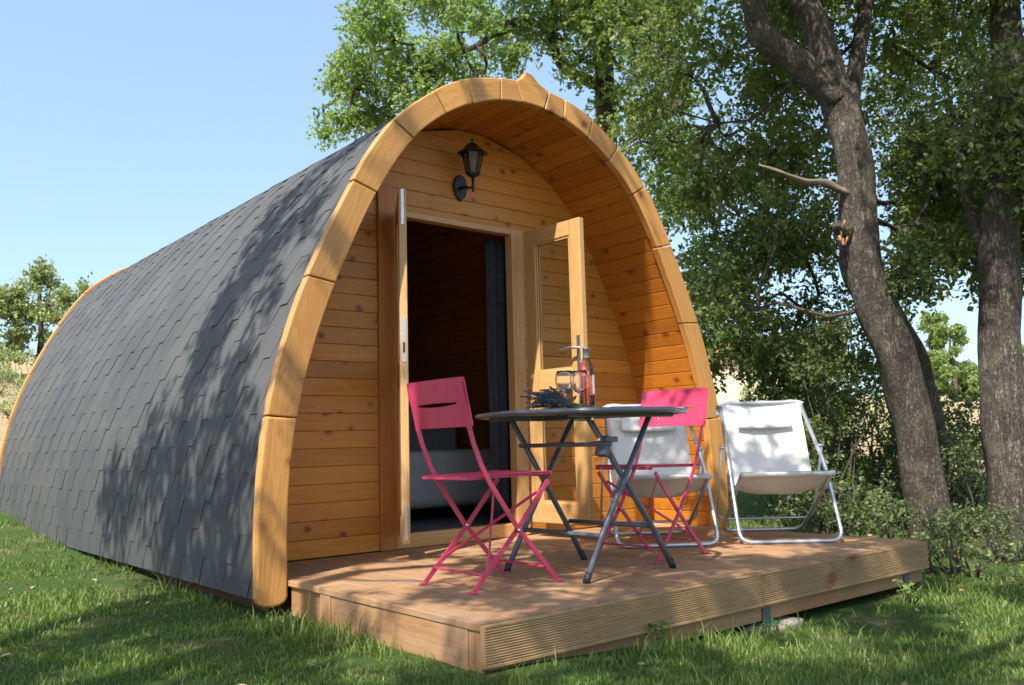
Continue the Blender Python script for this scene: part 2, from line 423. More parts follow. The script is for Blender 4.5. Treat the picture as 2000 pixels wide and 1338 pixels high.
def offset(P, d):
    o = []
    for i, (x, z) in enumerate(P):
        a = P[max(i-1, 0)]; b = P[min(i+1, len(P)-1)]; tx, tz = b[0]-a[0], b[1]-a[1]; l = math.hypot(tx, tz)
        o.append((x - tz/l*d, z + tx/l*d))        # +d outward
    return o
def resample(P, step):
    L = [0]
    for a, b in zip(P, P[1:]): L.append(L[-1]+math.hypot(b[0]-a[0], b[1]-a[1]))
    n = max(1, round(L[-1]/step)); q = np.linspace(0, L[-1], n+1)
    return list(zip(np.interp(q, L, [p[0] for p in P]), np.interp(q, L, [p[1] for p in P])))
def hw_in(z):
    h = catmull(INN); zs = [p.y for p in h]; return float(np.interp(z, zs, [p.x for p in h]))

pod = thing('camping_pod', 'arched honey pine camping pod with grey shingle sides and open glazed doors', 'cabin', (CX, YF, 0))
# arch boards round the mouth
J = [((1.719, 1.007), (1.861, .995)), ((1.933, 1.678), (2.071, 1.666)), ((2.174, 2.199), (2.303, 2.166)), ((2.422, 2.568), (2.541, 2.498)),
     ((2.689, 2.803), (2.755, 2.693)), ((2.912, 2.929), (2.95, 2.794)), ((3.163, 2.982), (3.159, 2.859)), ((3.285, 2.995), (3.325, 2.872)),
     ((3.543, 2.99), (3.505, 2.875)), ((3.672, 2.98), (3.662, 2.858)), ((3.915, 2.898), (3.87, 2.776)), ((4.144, 2.77), (4.049, 2.652)),
     ((4.392, 2.55), (4.268, 2.47)), ((4.628, 2.176), (4.479, 2.131)), ((4.891, 1.653), (4.713, 1.634)), ((5.07, 1.0), (4.92, .985))]
def near(P, q): return min(range(len(P)), key=lambda i: (P[i][0]-q[0])**2+(P[i][1]-q[1])**2)
PD = resample(PO, .012); QD = resample(PI, .012)
jo = [0]+[near(PD, a) for a, b in J]+[len(PD)-1]; ji = [0]+[near(QD, b) for a, b in J]+[len(QD)-1]
def arch(parent, y0, y1, front):
    for k in range(len(jo)-1):
        mb = MB(); so_ = random.uniform(-.004, .006); si = random.uniform(-.004, .004)
        o_ = offset(PD, so_); i_ = offset(QD, si)
        A = o_[jo[k]:jo[k+1]+1]; B = i_[ji[k]:ji[k+1]+1]
        A = [A[0]] + A[1:-1:4] + [A[-1]]; B = [B[0]] + B[1:-1:4] + [B[-1]]
        if k == 8: A = [A[0], (3.381-.055, 3.035), (3.381-.02, 3.082), (3.381+.03, 3.075), (3.46, 3.035), A[-1]]
        # open the joints by a few millimetres
        def shrink(L):
            a, b = Vector(L[0]), Vector(L[1]); c, d = Vector(L[-1]), Vector(L[-2])
            L = list(L); L[0] = tuple(a+(b-a).normalized()*.0022); L[-1] = tuple(c+(d-c).normalized()*.0022); return L
        A = shrink(A); B = shrink(B)
        if k == 0:
            mid = [(1.829, .188), (1.815, .163), (1.785, .150), (1.75, .146), (1.715, .150), (1.688, .165), (1.677, .195)]
            A = [p for p in A if p[1] >= .235]; B = [p for p in B if p[1] >= .225]
            poly = A + B[::-1] + mid
        elif k == len(jo)-2:
            A = [p for p in A if p[1] >= .235]; B = [p for p in B if p[1] >= .225]
            mid = [(2*CX-x, z) for x, z in [(1.829, .188), (1.815, .163), (1.785, .150), (1.75, .146), (1.715, .150), (1.688, .165), (1.677, .195)]]
            poly = B[::-1] + A
            poly = A + mid[::-1] + B[::-1]
        else: poly = A + B[::-1]
        cx = sum(p[0] for p in poly)/len(poly); cz = sum(p[1] for p in poly)/len(poly)
        dr = Vector((A[-1][0]-A[0][0], A[-1][1]-A[0][1])).normalized()
        if k in (5, 6, 7, 8, 9): pass
        off = Vector((random.uniform(0, 40), random.uniform(0, 40), random.uniform(0, 40)))
        ya = y0 + random.uniform(-.002, .002)
        gc = [(((p[0]-cx)*dr.x+(p[1]-cz)*dr.y)+off.x, (-(p[0]-cx)*dr.y+(p[1]-cz)*dr.x)+off.y, off.z+t) for t in (0, y1-y0) for p in poly]
        mb.prism([(p[0], 0, p[1]) for p in poly], (0, 1, 0), ya, y1, gc)
        mb.build('arch_board' if front else 'rear_arch_board', M['arch'], parent, bevel=.013 if front else .008, seg=4)
arch(pod, YF, YF+.055, True)
arch(pod, YB, YB+.05, False)
# roof shell under the shingles
SH = [p for p in offset(PO, -.040) if p[1] > .16]; SI = [p for p in offset(PI, .045) if p[1] > .16]
mb = MB(); SHr = resample(SH, .05); SIr = [SI[near(SI, p)] for p in SHr]
for i in range(len(SHr)-1):
    a, b, c, d = SHr[i], SHr[i+1], SIr[i+1], SIr[i]
    mb.add([(p[0], y, p[1]) for y in (YF+.05, YB+.002) for p in (a, b, c, d)], [(0, 1, 5, 4), (2, 3, 7, 6), (0, 3, 2, 1), (4, 5, 6, 7)], rnd=.5, smooth=False)
mb.build('roof_shell', M['underlay'], pod)
# hexagon-cut felt shingles, lapped row over row
mb = MB()
def shingles(side):
    P = [p for p in offset(PO, -.032) if p[1] > .155]
    P = resample(P, .01); n = len(P)
    if side > 0: P = P[::-1]
    Lm = (n-1)*.01; half = Lm*0.5
    def surf(s, y, lift):
        t = min(max(s/Lm*(n-1), 0), n-1.001); i = int(t); f = t-i
        x = P[i][0]*(1-f)+P[i+1][0]*f; z = P[i][1]*(1-f)+P[i+1][1]*f
        i0 = max(i-3, 0); i1 = min(i+4, n-1); tx = P[i1][0]-P[i0][0]; tz = P[i1][1]-P[i0][1]; l = math.hypot(tx, tz) or 1
        sgn = 1 if side < 0 else -1
        return Vector((x - sgn*tz/l*lift, y, z + sgn*tx/l*lift))
    W = .305; E = .142; rows = int(half/E)+1
    for r in range(-1, rows):
        s0 = r*E
        y = YF+.058 - W + (W/2 if r % 2 else 0)
        while y < YB+.01:
            yc = y+W/2; jj = random.uniform(-.004, .004); lf = random.uniform(.0028, .0065)
            b = W*.26/2; tp = W/2-.001
            pts = [(-b, 0), (b, 0), (W*.37, E), (tp, E*1.05), (tp, E*2.35), (-tp, E*2.35), (-tp, E*1.05), (-W*.37, E)]
            top = []; bot = []
            for (dy, ds) in pts:
                yy = min(max(yc+dy, YF+.058), YB-.001); s = max(s0+ds+jj, 0)
                h = lf*(1-ds/(E*2.35)) + .0015
                top.append(surf(s, yy, h+.002)); bot.append(surf(s, yy, max(h-.003, -.002)))
            if yc+W/2 > YF+.06 and yc-W/2 < YB-.01:
                k = len(pts)
                # split so the lap bends with the curve
                vs_ = top+bot
                fs_ = [(0, 1, 2, 7), (7, 2, 3, 6), (6, 3, 4, 5)]
                fs_ += [(i, i+k, (i+1) % k+k, (i+1) % k) for i in range(k) if i != 4]
                mb.add(vs_, fs_, rnd=random.random())
            y += W
shingles(-1); shingles(1)
mb.build('shingle_cladding', M['shingle'], pod)
# ridge cap
mb = MB(); RP = [p for p in offset(PO, -.018) if abs(p[0]-CX) < .17]
for i in range(22):
    y0 = YF+.06+i*.27; y1 = min(y0+.3, YB)
    if y0 > YB-.05: break
    k = len(RP)
    mb.add([(p[0], yy, p[1]+dz+dd) for (yy, dd) in ((y0, .006), (y1, 0)) for dz in (0, -.012) for p in RP],
           [(j, j+1, j+1+2*k, j+2*k) for j in range(k-1)] + [(j+k, j, j+1, j+1+k) for j in range(k-1)])
mb.build('ridge_cap', M['shingle'], pod)
# ceiling / inner lining boards run front to back
mb = MB(); C0 = resample([p for p in offset(PI, .012) if p[1] > .24], .098)
for i in range(len(C0)-1):
    a, b = Vector((C0[i][0], 0, C0[i][1])), Vector((C0[i+1][0], 0, C0[i+1][1])); d = (b-a).normalized(); nn = Vector((-d.z, 0, d.x))
    c = (a+b)/2+nn*.012
    for (ya, yb) in ((YF+.03, YF+.03+3.1), (YF+3.135, YB-.01)):
        mb.box(c+Vector((0, (ya+yb)/2, 0)), ((b-a).length/2-.0006, (yb-ya)/2, .012), d, (0, 1, 0), nn, grain=1)
mb.build('ceiling_boards', M['ceil'], pod, bevel=.005, seg=2)
# front wall of horizontal planks with the doorway cut out
DX0, DX1, DZ0, DZ1 = 2.80, 3.70, .345, 2.24
def plankwall(name, y, z0, door, mat, th=.03):
    mb = MB(); z = z0; P_ = .098
    def quad(xa0, xa1, xb0, xb1, za, zb):
        st = len(mb.v); mb.bx(0, 1, y, y+th, za, zb, grain=0)
        for i in range(st, st+8):
            v = mb.v[i]; gx = mb.gc[i]; t = (v[2]-za)/(zb-za)
            x = (xa0*(1-t)+xb0*t) if v[0] < .5 else (xa1*(1-t)+xb1*t)
            mb.v[i] = (x, v[1], v[2]); mb.gc[i] = (gx[0]-(v[0]-.5)+(x-CX), gx[1], gx[2])
    while z < 2.86:
        z1 = min(z+P_-.0008, 2.886); a = hw_in(min(z, 2.88))+.02; b = hw_in(min(z1, 2.88))+.02
        if door and z < DZ1+.03:
            quad(CX-a, DX0-.06, CX-b, DX0-.06, z, z1); quad(DX1+.10, CX+a, DX1+.10, CX+b, z, z1)
            if z1 > DZ1+.04: quad(DX0-.058, DX1+.098, DX0-.058, DX1+.098, DZ1+.039, z1)
        else: quad(CX-a, CX+a, CX-b, CX+b, z, z1)
        z += P_
    return mb.build(name, mat, pod, bevel=.005, seg=2)
plankwall('front_wall', YW, DZ+.004, True, M['wall'])
plankwall('rear_wall', YB-.06, .15, False, M['wall'])
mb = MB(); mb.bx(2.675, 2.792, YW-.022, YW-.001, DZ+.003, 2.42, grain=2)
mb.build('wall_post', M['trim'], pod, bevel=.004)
mb = MB(); mb.bx(DX0-.06, DX0, YW-.02, YW+.05, DZ+.004, DZ1+.04, grain=2); mb.bx(DX1, DX1+.10, YW-.02, YW+.05, DZ+.004, DZ1+.04, grain=2)
mb.bx(DX0+.001, DX1-.001, YW-.018, YW+.05, DZ1, DZ1+.038, grain=0); mb.bx(DX0+.001, DX1-.001, YW-.014, YW+.05, DZ+.003, DZ0, grain=0)
mb.build('door_frame', M['door'], pod, bevel=.004)
# pod floor bearers and skirt
mb = MB(); mb.bx(CX-1.60, CX+1.60, YF+.13, YB-.02, .07, .150, grain=1); mb.build('sill', M['sill'], pod, bevel=.004)
mb = MB(); mb.bx(CX-1.5, CX+1.5, YW+.06, YB-.07, .27, .335); mb.build('floor', M['floorin'], pod)

def door_leaf(hx, hy, ang, left):
    """door hung at hx,hy, opening out along direction ang; mesh in the leaf's own axes"""
    W, H, T = .50, 1.90, .044
    root = MB(); S = .095
    sy = 0
    root.bx(0, S, -T/2, T/2, 0, H, grain=2); root.bx(W-S, W, -T/2, T/2, 0, H, grain=2)
    root.bx(S+.0005, W-S-.0005, -T/2+.001, T/2-.001, 0, .13, grain=0); root.bx(S+.0005, W-S-.0005, -T/2+.001, T/2-.001, .84, .96, grain=0)
    root.bx(S+.0005, W-S-.0005, -T/2+.001, T/2-.001, H-.10, H, grain=0)
    o = root.build('door', M['door'], None, bevel=.006, seg=2)
    o.parent = pod; o.location = Vector((hx, hy, DZ0+.004))-world_loc(pod); o.rotation_euler = (0, 0, ang)
    for (z0, z1) in ((.13, .84), (.96, H-.10)):
        b = MB(); t = .008
        for sgn in (-1, 1):
            yy = sgn*(T/2-.012)
            b.bx(S, S+.012, yy-t/2, yy+t/2, z0, z1, 2); b.bx(W-S-.012, W-S, yy-t/2, yy+t/2, z0, z1, 2)
            b.bx(S+.012, W-S-.012, yy-t/2, yy+t/2, z0, z0+.012, 0); b.bx(S+.012, W-S-.012, yy-t/2, yy+t/2, z1-.012, z1, 0)
        b.build('glazing_bead', M['door'], o, origin=False)
        p_ = MB(); p_.bx(S+.001, W-S-.001, -.003, .003, z0+.001, z1-.001); p_.build('pane', M['pane'], o, origin=False)
    for z in (.22, .95, 1.68):
        h_ = MB(); h_.tube([(-.004, T/2+.006, z-.04), (-.004, T/2+.006, z+.04)], .007, 10); h_.build('hinge', M['steel'], o, origin=False)
    if left:
        b = MB(); b.bx(W, W+.003, -.011, .011, .95, 1.19); b.build('lock_plate', M['steel'], o, origin=False)
        b = MB(); b.bx(W+.003, W+.0042, -.006, .006, 1.0, 1.055); b.build('keeper_slot', M['rubber'], o, origin=False)
        MB().bx(W, W+.003, -.008, .008, H-.20, H-.005).build('flush_bolt', M['steel'], o, origin=False)
        b = MB(); b.bx(W, W+.003, -.008, .008, .02, .20); b.box((W+.006, 0, .07), (.004, .004, .018)); b.box((W+.006, 0, .14), (.004, .004, .018)); b.build('flush_bolt', M['steel'], o, origin=False)
    else:
        for sgn in (1, -1):
            b = MB(); yy = sgn*(T/2+.003)
            b.box((W-.035, yy, 1.045), (.015, .003, .115)); b.tube([(W-.035, sgn*T/2, 1.08), (W-.035, sgn*(T/2+.045), 1.08)], .009, 12)
            b.tube([(W-.035, sgn*(T/2+.045), 1.08), (W-.075, sgn*(T/2+.050), 1.082), (W-.155, sgn*(T/2+.046), 1.074)], [.009, .0085, .007], 12)
            b.lathe([(0, -.001), (.009, -.001), (.009, .001), (0, .001)], (W-.035, yy, .99), 12)
            b.build('handle', M['steel'], o, bevel=.001, origin=False)
    return o
door_leaf(2.795, 4.395, math.atan2(3.946-4.395, 2.535-2.795), True)
door_leaf(3.775, 4.36, math.atan2(3.81-4.36, 3.80-3.775), False)

# ------------------------------------------------------------------ terrace
dk = thing('deck', 'low timber deck of grooved boards with ribbed front board', 'deck', (3.37, 2.9, 0))
mb = MB(); X0, X1 = 1.825, 4.91; nb = 22; wb = (X1-X0)/nb
for i in range(nb):
    a = X0+i*wb+.004; b = X0+(i+1)*wb-.004
    if i == 0: a = X0
    if i == nb-1: b = X1
    cuts = sorted([2.401, 3.53 if i == 0 else random.choice([3.0, 3.3, 3.6]), YF+.05 if i in (0,) else YW-.003])
    if i == 0: cuts = [2.401, 3.54, YF+.0]
    for j in range(len(cuts)-1):
        mb.bx(a, b, cuts[j]+.001, cuts[j+1]-.001, DZ-.027, DZ, grain=1)
mb.bx(1.84, 1.964, YF+.002, YW-.003, DZ-.027, DZ-.0005, grain=1)
mb.build('deck_boards', M['deck'], dk, bevel=.003)
# ribbed front board
mb = MB(); nr = 14; zt = DZ-.004; zb = DZ-.142; pr = [(2.3985, zt-.002), (2.3705, zt)]
z = zt-.008
stp = (zt-zb-.016)/nr
for i in range(nr): pr += [(2.3705, z), (2.3745, z-stp*.28), (2.3745, z-stp*.62), (2.3705, z-stp*.9)]; z -= stp
pr += [(2.3705, zb), (2.3985, zb)]
for (xa, xb) in ((X0-.002, 3.36), (3.363, X1)):
    off = random.uniform(0, 30)
    gc = [(x+off, p[1]+off, p[0]) for x in (xa, xb) for p in pr]
    mb.prism([(0, p[0], p[1]) for p in pr], (1, 0, 0), xa, xb, gc)
mb.build('front_board', M['fascia'], dk)
mb = MB(); mb.bx(X0+.02, 3.2, 2.402, 2.44, .045, DZ-.03, 0); mb.bx(3.203, X1-.03, 2.402, 2.44, .045, DZ-.03, 0)
mb.bx(X1-.03, X1-.004, 2.44, YF, .05, DZ-.03, 1)
mb.build('rim_joist', M['rim'], dk, bevel=.003)
mb = MB(); mb.bx(1.832, 1.86, 2.402, 2.475, .03, DZ-.0285, 2); mb.bx(1.829, 1.855, 2.477, 2.94, .04, DZ-.0285, 1); mb.bx(1.831, 1.857, 2.942, 3.44, .05, DZ-.0285, 1)
mb.bx(1.827, 1.86, 3.442, 3.535, .03, DZ-.0285, 2); mb.bx(1.842, 1.87, 3.545, YF-.002, .075, DZ-.0285, 1)
mb.build('side_board', M['rim'], dk, bevel=.003)
mb = MB()
for x in (2.4, 3.0, 3.6, 4.2): mb.bx(x, x+.05, 2.44, 4.4, .12, DZ-.028, 1)
mb.build('joist', M['rim'], dk)
for x in (3.42, 4.70):
    mb = MB(); mb.bx(x-.03, x+.03, 2.395, 2.401, .03, .10); mb.build('bracket', M['table'], dk)
bl = thing('concrete_block', 'weathered concrete footing block with green pad under the deck front', 'block', (3.44, 2.36, 0))
mb = MB(); mb.box((3.47, 2.40, .0), (.17, .075, .028), (.985, .17, 0), (-.17, .985, 0)); mb.build('block', M['block'], bl, bevel=.012, seg=3)
mb = MB()
for k in range(7):
    a = k*.9; mb.box((3.42+.05*math.cos(a), 2.38+.03*math.sin(a), .032+.0015*k), (.022, .009, .0007), (math.cos(a), math.sin(a), 0), (-math.sin(a), math.cos(a), 0))
mb.build('pad', M['plastic'], bl)

# ------------------------------------------------------------------ wall lantern
lx, ly, lz = 3.29, YW, 2.50
lan = thing('wall_lantern', 'black iron hexagonal lantern on the plank wall above the doorway', 'lamp', (lx, ly-.01, lz))
mb = MB()
pl = [(a*1.15, b*1.15) for a, b in [(0, -.085), (.035, -.05), (.042, -.02), (.05, 0), (.042, .03), (.03, .055), (0, .07), (-.03, .055), (-.042, .03), (-.05, 0), (-.042, -.02), (-.035, -.05)]]
mb.prism([(lx+a, 0, lz+b) for a, b in pl], (0, 1, 0), ly-.022, ly-.002); mb.build('back_plate', M['iron'], lan, bevel=.006, seg=3)
cy = ly-.155; cz = lz+.045; cxl = lx-.005
mb = MB(); mb.tube([(lx, ly-.02, lz-.01), (lx, ly-.07, lz-.015), (cxl, ly-.11, lz-.032), (cxl, cy, lz-.035), (cxl, cy, lz+.02)], [.012, .008, .008, .009, .011], 10)
mb.lathe([(0, -.07), (.010, -.06), (.006, -.045), (.014, -.035), (.008, -.02), (.010, 0)], (cxl, cy, lz), 12); mb.build('arm', M['iron'], lan)
def hexl(prof, c, rot=math.pi/6):
    mb = MB(); vs = []; fs = []
    for (r, z) in prof:
        for k in range(6): a = rot+k*math.pi/3; vs.append((c[0]+r*math.cos(a), c[1]+r*math.sin(a), c[2]+z))
    for i in range(len(prof)-1):
        for k in range(6): a = i*6+k; b = i*6+(k+1) % 6; fs.append((a, b, b+6, a+6))
    fs += [tuple(range(5, -1, -1)), tuple(range(len(vs)-6, len(vs)))]; mb.add(vs, fs); return mb
c = (cxl, cy, cz)
hexl([(.012, -.02), (.030, -.012), (.046, 0), (.046, .008)], c).build('base_cup', M['iron'], lan)
hexl([(.040, .010), (.064, .135), (.063, .135), (.039, .010)], c).build('lamp_glass', M['smoky'], lan)
mb = MB()
for k in range(6):
    a = math.pi/6+k*math.pi/3; mb.tube([(c[0]+.042*math.cos(a), c[1]+.042*math.sin(a), c[2]+.006), (c[0]+.067*math.cos(a), c[1]+.067*math.sin(a), c[2]+.137)], .0035, 6)
mb.build('cage_bars', M['iron'], lan)
mb = hexl([(.066, .134), (.096, .134), (.094, .142), (.060, .165), (.030, .198), (.010, .205)], c); mb.lathe([(.010, .203), (.006, .212), (.012, .220), (.006, .230), (0, .236)], c, 12); mb.build('lantern_roof', M['iron'], lan)
mb = MB(); mb.lathe([(.014, .012), (.014, .05), (.018, .06), (.022, .085), (.014, .105), (0, .112)], c, 16); mb.build('bulb', simple('opal_bulb', (.75, .75, .70), .4), lan)

# ------------------------------------------------------------------ inside the pod
bed = thing('bed', 'low bed with grey cover just inside the doorway', 'bed', (3.7, 5.6, .335))
mb = MB(); mb.box((3.75, 5.75, .62), (.78, .62, .20)); mb.build('mattress', M['cloth'], bed, bevel=.07, seg=5)
mb = MB(); mb.box((3.75, 6.30, .93), (.78, .10, .24)); mb.build('headboard', M['cloth'], bed, bevel=.05, seg=4)
for sx in (-.65, .65):
    mb = MB(); mb.box((3.75+sx, 5.25, .385), (.03, .03, .05)); mb.build('leg', M['iron'], bed)
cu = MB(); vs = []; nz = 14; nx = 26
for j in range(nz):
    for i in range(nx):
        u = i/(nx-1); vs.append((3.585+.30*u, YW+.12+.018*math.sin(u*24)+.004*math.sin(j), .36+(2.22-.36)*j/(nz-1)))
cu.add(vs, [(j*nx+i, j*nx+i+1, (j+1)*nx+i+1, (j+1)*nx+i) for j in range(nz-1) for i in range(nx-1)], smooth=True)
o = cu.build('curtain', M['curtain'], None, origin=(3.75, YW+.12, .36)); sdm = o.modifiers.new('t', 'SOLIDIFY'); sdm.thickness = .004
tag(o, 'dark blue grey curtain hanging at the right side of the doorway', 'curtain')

# ------------------------------------------------------------------ folding table
tc_ = Vector((2.925, 3.02, DZ)); TH = .735
tb = thing('folding_table', 'grey metal folding table with octagonal slatted top on crossed legs', 'table', tc_)
def octo(r, rot, c, n=8, round_=.18, seg=5):
    P = [Vector((c.x+r*math.cos(rot+2*math.pi*k/n), c.y+r*math.sin(rot+2*math.pi*k/n), 0)) for k in range(n)]; o = []
    for k in range(n):
        a, b, d = P[k-1], P[k], P[(k+1) % n]; p0 = b.lerp(a, round_); p1 = b.lerp(d, round_)
        for s in range(seg+1):
            t = s/seg; o.append(p0*(1-t)**2 + b*2*t*(1-t) + p1*t*t)
    return o
zt = DZ+TH
ring = octo(.50, R_(-40), tc_)
mb = MB(); pts = [p+Vector((0, 0, zt-.012)) for p in ring]
vs = []; K = 10
for i, p in enumerate(pts):
    t = (pts[(i+1) % len(pts)]-pts[i-1]).normalized(); nrm = Vector((t.y, -t.x, 0))
    for k in range(K):
        a = 2*math.pi*k/K; vs.append(p+nrm*(math.cos(a)*.017)+Vector((0, 0, math.sin(a)*.0125)))
L_ = len(pts); mb.add(vs, [(i*K+k, i*K+(k+1) % K, ((i+1) % L_)*K+(k+1) % K, ((i+1) % L_)*K+k) for i in range(L_) for k in range(K)], smooth=True)
mb.build('rim', M['tabletop'], tb)
mb = MB(); inner = octo(.482, R_(-40), tc_)
def xr(y):   # span of the octagon at y
    xs = []
    for i in range(len(inner)):
        a, b = inner[i], inner[(i+1) % len(inner)]
        if (a.y-y)*(b.y-y) <= 0 and abs(a.y-b.y) > 1e-9: xs.append(a.x+(b.x-a.x)*(y-a.y)/(b.y-a.y))
    return min(xs), max(xs)
y = tc_.y-.44
while y < tc_.y+.44:
    try:
        a = max(xr(y)[0], xr(y+.05)[0]); b = min(xr(y)[1], xr(y+.05)[1]); mb.bx(a, b, y+.003, y+.052, zt-.013, zt-.006)
    except ValueError: pass
    y += .0575
mb.build('slats', M['tabletop'], tb, bevel=.002)
for yy in (-.27, .27): MB().bx(tc_.x-.33, tc_.x+.33, tc_.y+yy-.014, tc_.y+yy+.014, zt-.036, zt-.0135).build('cross_rail', M['table'], tb)
MB().bx(tc_.x-.012, tc_.x+.012, tc_.y-.256, tc_.y+.256, zt-.034, zt-.0135).build('cross_rail', M['table'], tb)
for i in range(7):
    for yy in (-.287, .255): MB().lathe([(0, -.002), (.004, -.001), (.004, .001), (0, .002)], (tc_.x-.28+i*.09, tc_.y+yy+.002, zt-.024), 8).build('rivet', M['rivet'], tb)
for (x, z) in ((.215, .69), (-.21, .69), (-.175, .60), (-.12, .50)): MB().box((tc_.x+x, tc_.y-.284, DZ+z), (.005, .003, .005)).build('rivet', M['rivet'], tb)
def tleg(foot, knee, top, r=.0135):
    return MB().tube([foot, Vector(foot).lerp(Vector(knee), .85), Vector(knee)*1.0, Vector(knee).lerp(Vector(top), .12), top], r, 12)
for (fx, fy, tx, side) in ((2.655, 2.72, 3.10, -.27), (3.225, 2.78, 2.72, -.248), (2.655, 3.30, 3.10, .248), (3.165, 3.28, 2.72, .27)):
    yy = tc_.y+side; f = Vector((fx, yy-.01 if side < 0 else yy+.0, DZ+.012)); t = Vector((tx, yy, zt-.03))
    dirx = 1 if tx > fx else -1
    kn = Vector((fx+dirx*.105, yy, DZ+.185))
    tleg(f, kn, t).build('leg', M['table'], tb)
    MB().tube([f+Vector((-dirx*.008, 0, -.012)), f+Vector((dirx*.012, 0, .03))], .0155, 12).build('foot_cap', M['rubber'], tb)
for q, rr in (([(2.76, tc_.y-.27, DZ+.185), (2.76, tc_.y+.248, DZ+.185)], .011), ([(3.11, tc_.y-.248, DZ+.20), (3.08, tc_.y+.27, DZ+.20)], .011), ([(2.795, tc_.y-.30, zt-.155), (2.795, tc_.y+.30, zt-.155)], .010)):
    MB().tube(q, rr, 10).build('stretcher', M['table'], tb)
mb = MB(); mb.box((2.80, tc_.y-.265, zt-.165), (.018, .03, .045), (.92, 0, -.39), (0, 1, 0), (.39, 0, .92)); mb.box((2.815, tc_.y-.30, zt-.135), (.035, .006, .012)); mb.build('latch', M['table'], tb, bevel=.004)

# ------------------------------------------------------------------ things on the table
def wine_glass(x, y, label, s=1.0):
    t = thing('wine_glass', label, 'glass', (x, y, zt))
    th = .0012
    out = [(.0, 0), (.034, .0008), (.033, .002), (.008, .006), (.0045, .015), (.004, .07), (.006, .083), (.020, .092), (.038, .112), (.045, .140), (.043, .168), (.036, .190)]
    inn_ = [(.0345, .190), (.0415, .168), (.0435, .140), (.0365, .114), (.018, .095), (0, .0905)]
    mb = MB(); mb.lathe([(r*s, z*s) for r, z in out+inn_], (x, y, zt), 32)
    mb.build('bowl', M['glass'], t); return t
wg = [(2.815, 2.93), (2.93, 2.98)]
wine_glass(2.835, 3.03, 'round wine glass nearer the lavender bunch, left of the pair')
wine_glass(2.905, 3.005, 'round wine glass standing nearest the bottle, right of the pair')
bx_, by_ = 2.99, 3.04
bt = thing('wine_bottle', 'rose wine bottle with grey capsule and white label', 'bottle', (bx_, by_, zt))
MB().lathe([(0, .004), (.030, 0), (.036, .006), (.0365, .19), (.033, .215), (.020, .245), (.0145, .262), (.0140, .30), (.0155, .301), (.0155, .308), (.0, .309)], (bx_, by_, zt), 32).build('bottle_glass', M['rose'], bt)
MB().lathe([(.0148, .248), (.0152, .262), (.0150, .300), (.0165, .301), (.0165, .309), (.0, .311)], (bx_, by_, zt), 24).build('capsule', M['capsule'], bt)
mb = MB(); vs = []; n = 14
for z in (.085, .175):
    for k in range(n): a = R_(-88)+R_(130)*k/(n-1); vs.append((bx_+.0372*math.cos(a), by_+.0372*math.sin(a), zt+z))
mb.add(vs, [(k, k+1, n+k+1, n+k) for k in range(n-1)], smooth=True); mb.build('bottle_label', M['paper'], bt)
# lavender bunch
lv = thing('lavender_bunch', 'dried lavender bunch lying on the grey table', 'flowers', (2.80, 3.05, zt))
mb = MB(); ms = MB()
lb = Vector((2.715, 3.01, zt+.020)); ld = Vector((.85, .20, 0)).normalized()
for k in range(130):
    e = lb + Vector((random.gauss(0, .035), random.gauss(0, .05), abs(random.gauss(.03, .026))))
    mid = lb + ld*random.uniform(.15, .19) + Vector((random.gauss(0, .008), random.gauss(0, .012), abs(random.gauss(.008, .006))))
    end = mid + ld*random.uniform(.08, .16) + Vector((0, random.gauss(0, .03), random.uniform(-.012, .004)))
    end.z = max(end.z, zt+.003)
    ms.tube([e, mid, end], [.0012, .0013, .0012], 4, smooth=False)
    d = (e-mid).normalized()
    for j in range(11):
        p = e + d*(j*.0052-.022); r = .0058*(1-abs(j-4)/9)
        for q in range(3):
            a = random.random()*6.28; o_ = Vector((math.cos(a), math.sin(a), random.uniform(-.6, .9)))*r
            u = Vector((random.gauss(0, 1), random.gauss(0, 1), random.gauss(0, 1))).normalized()*.0052; v_ = u.cross(Vector((random.gauss(0, 1), .3, .7))).normalized()*.0036
            c_ = p+o_; mb.add([c_-u, c_+v_, c_+u, c_-v_], [(0, 1, 2, 3)])
mb.build('blooms', M['lavender'], lv, recalc=False); ms.build('stems', M['stem'], lv, recalc=False)
ms2 = MB()
for k in range(26):
    b = lb+ld*random.uniform(.17, .34)+Vector((0, random.gauss(0, .02), .006)); d = (ld+Vector((0, random.gauss(0, .5), random.uniform(0, .35)))).normalized()
    sd = d.cross(Vector((0, 0, 1))).normalized()*.007; l = random.uniform(.05, .08)
    ms2.add([b, b+d*l*.4+sd, b+d*l, b+d*l*.4-sd], [(0, 1, 2, 3)])
ms2.build('leaves', M['stem'], lv, recalc=False)

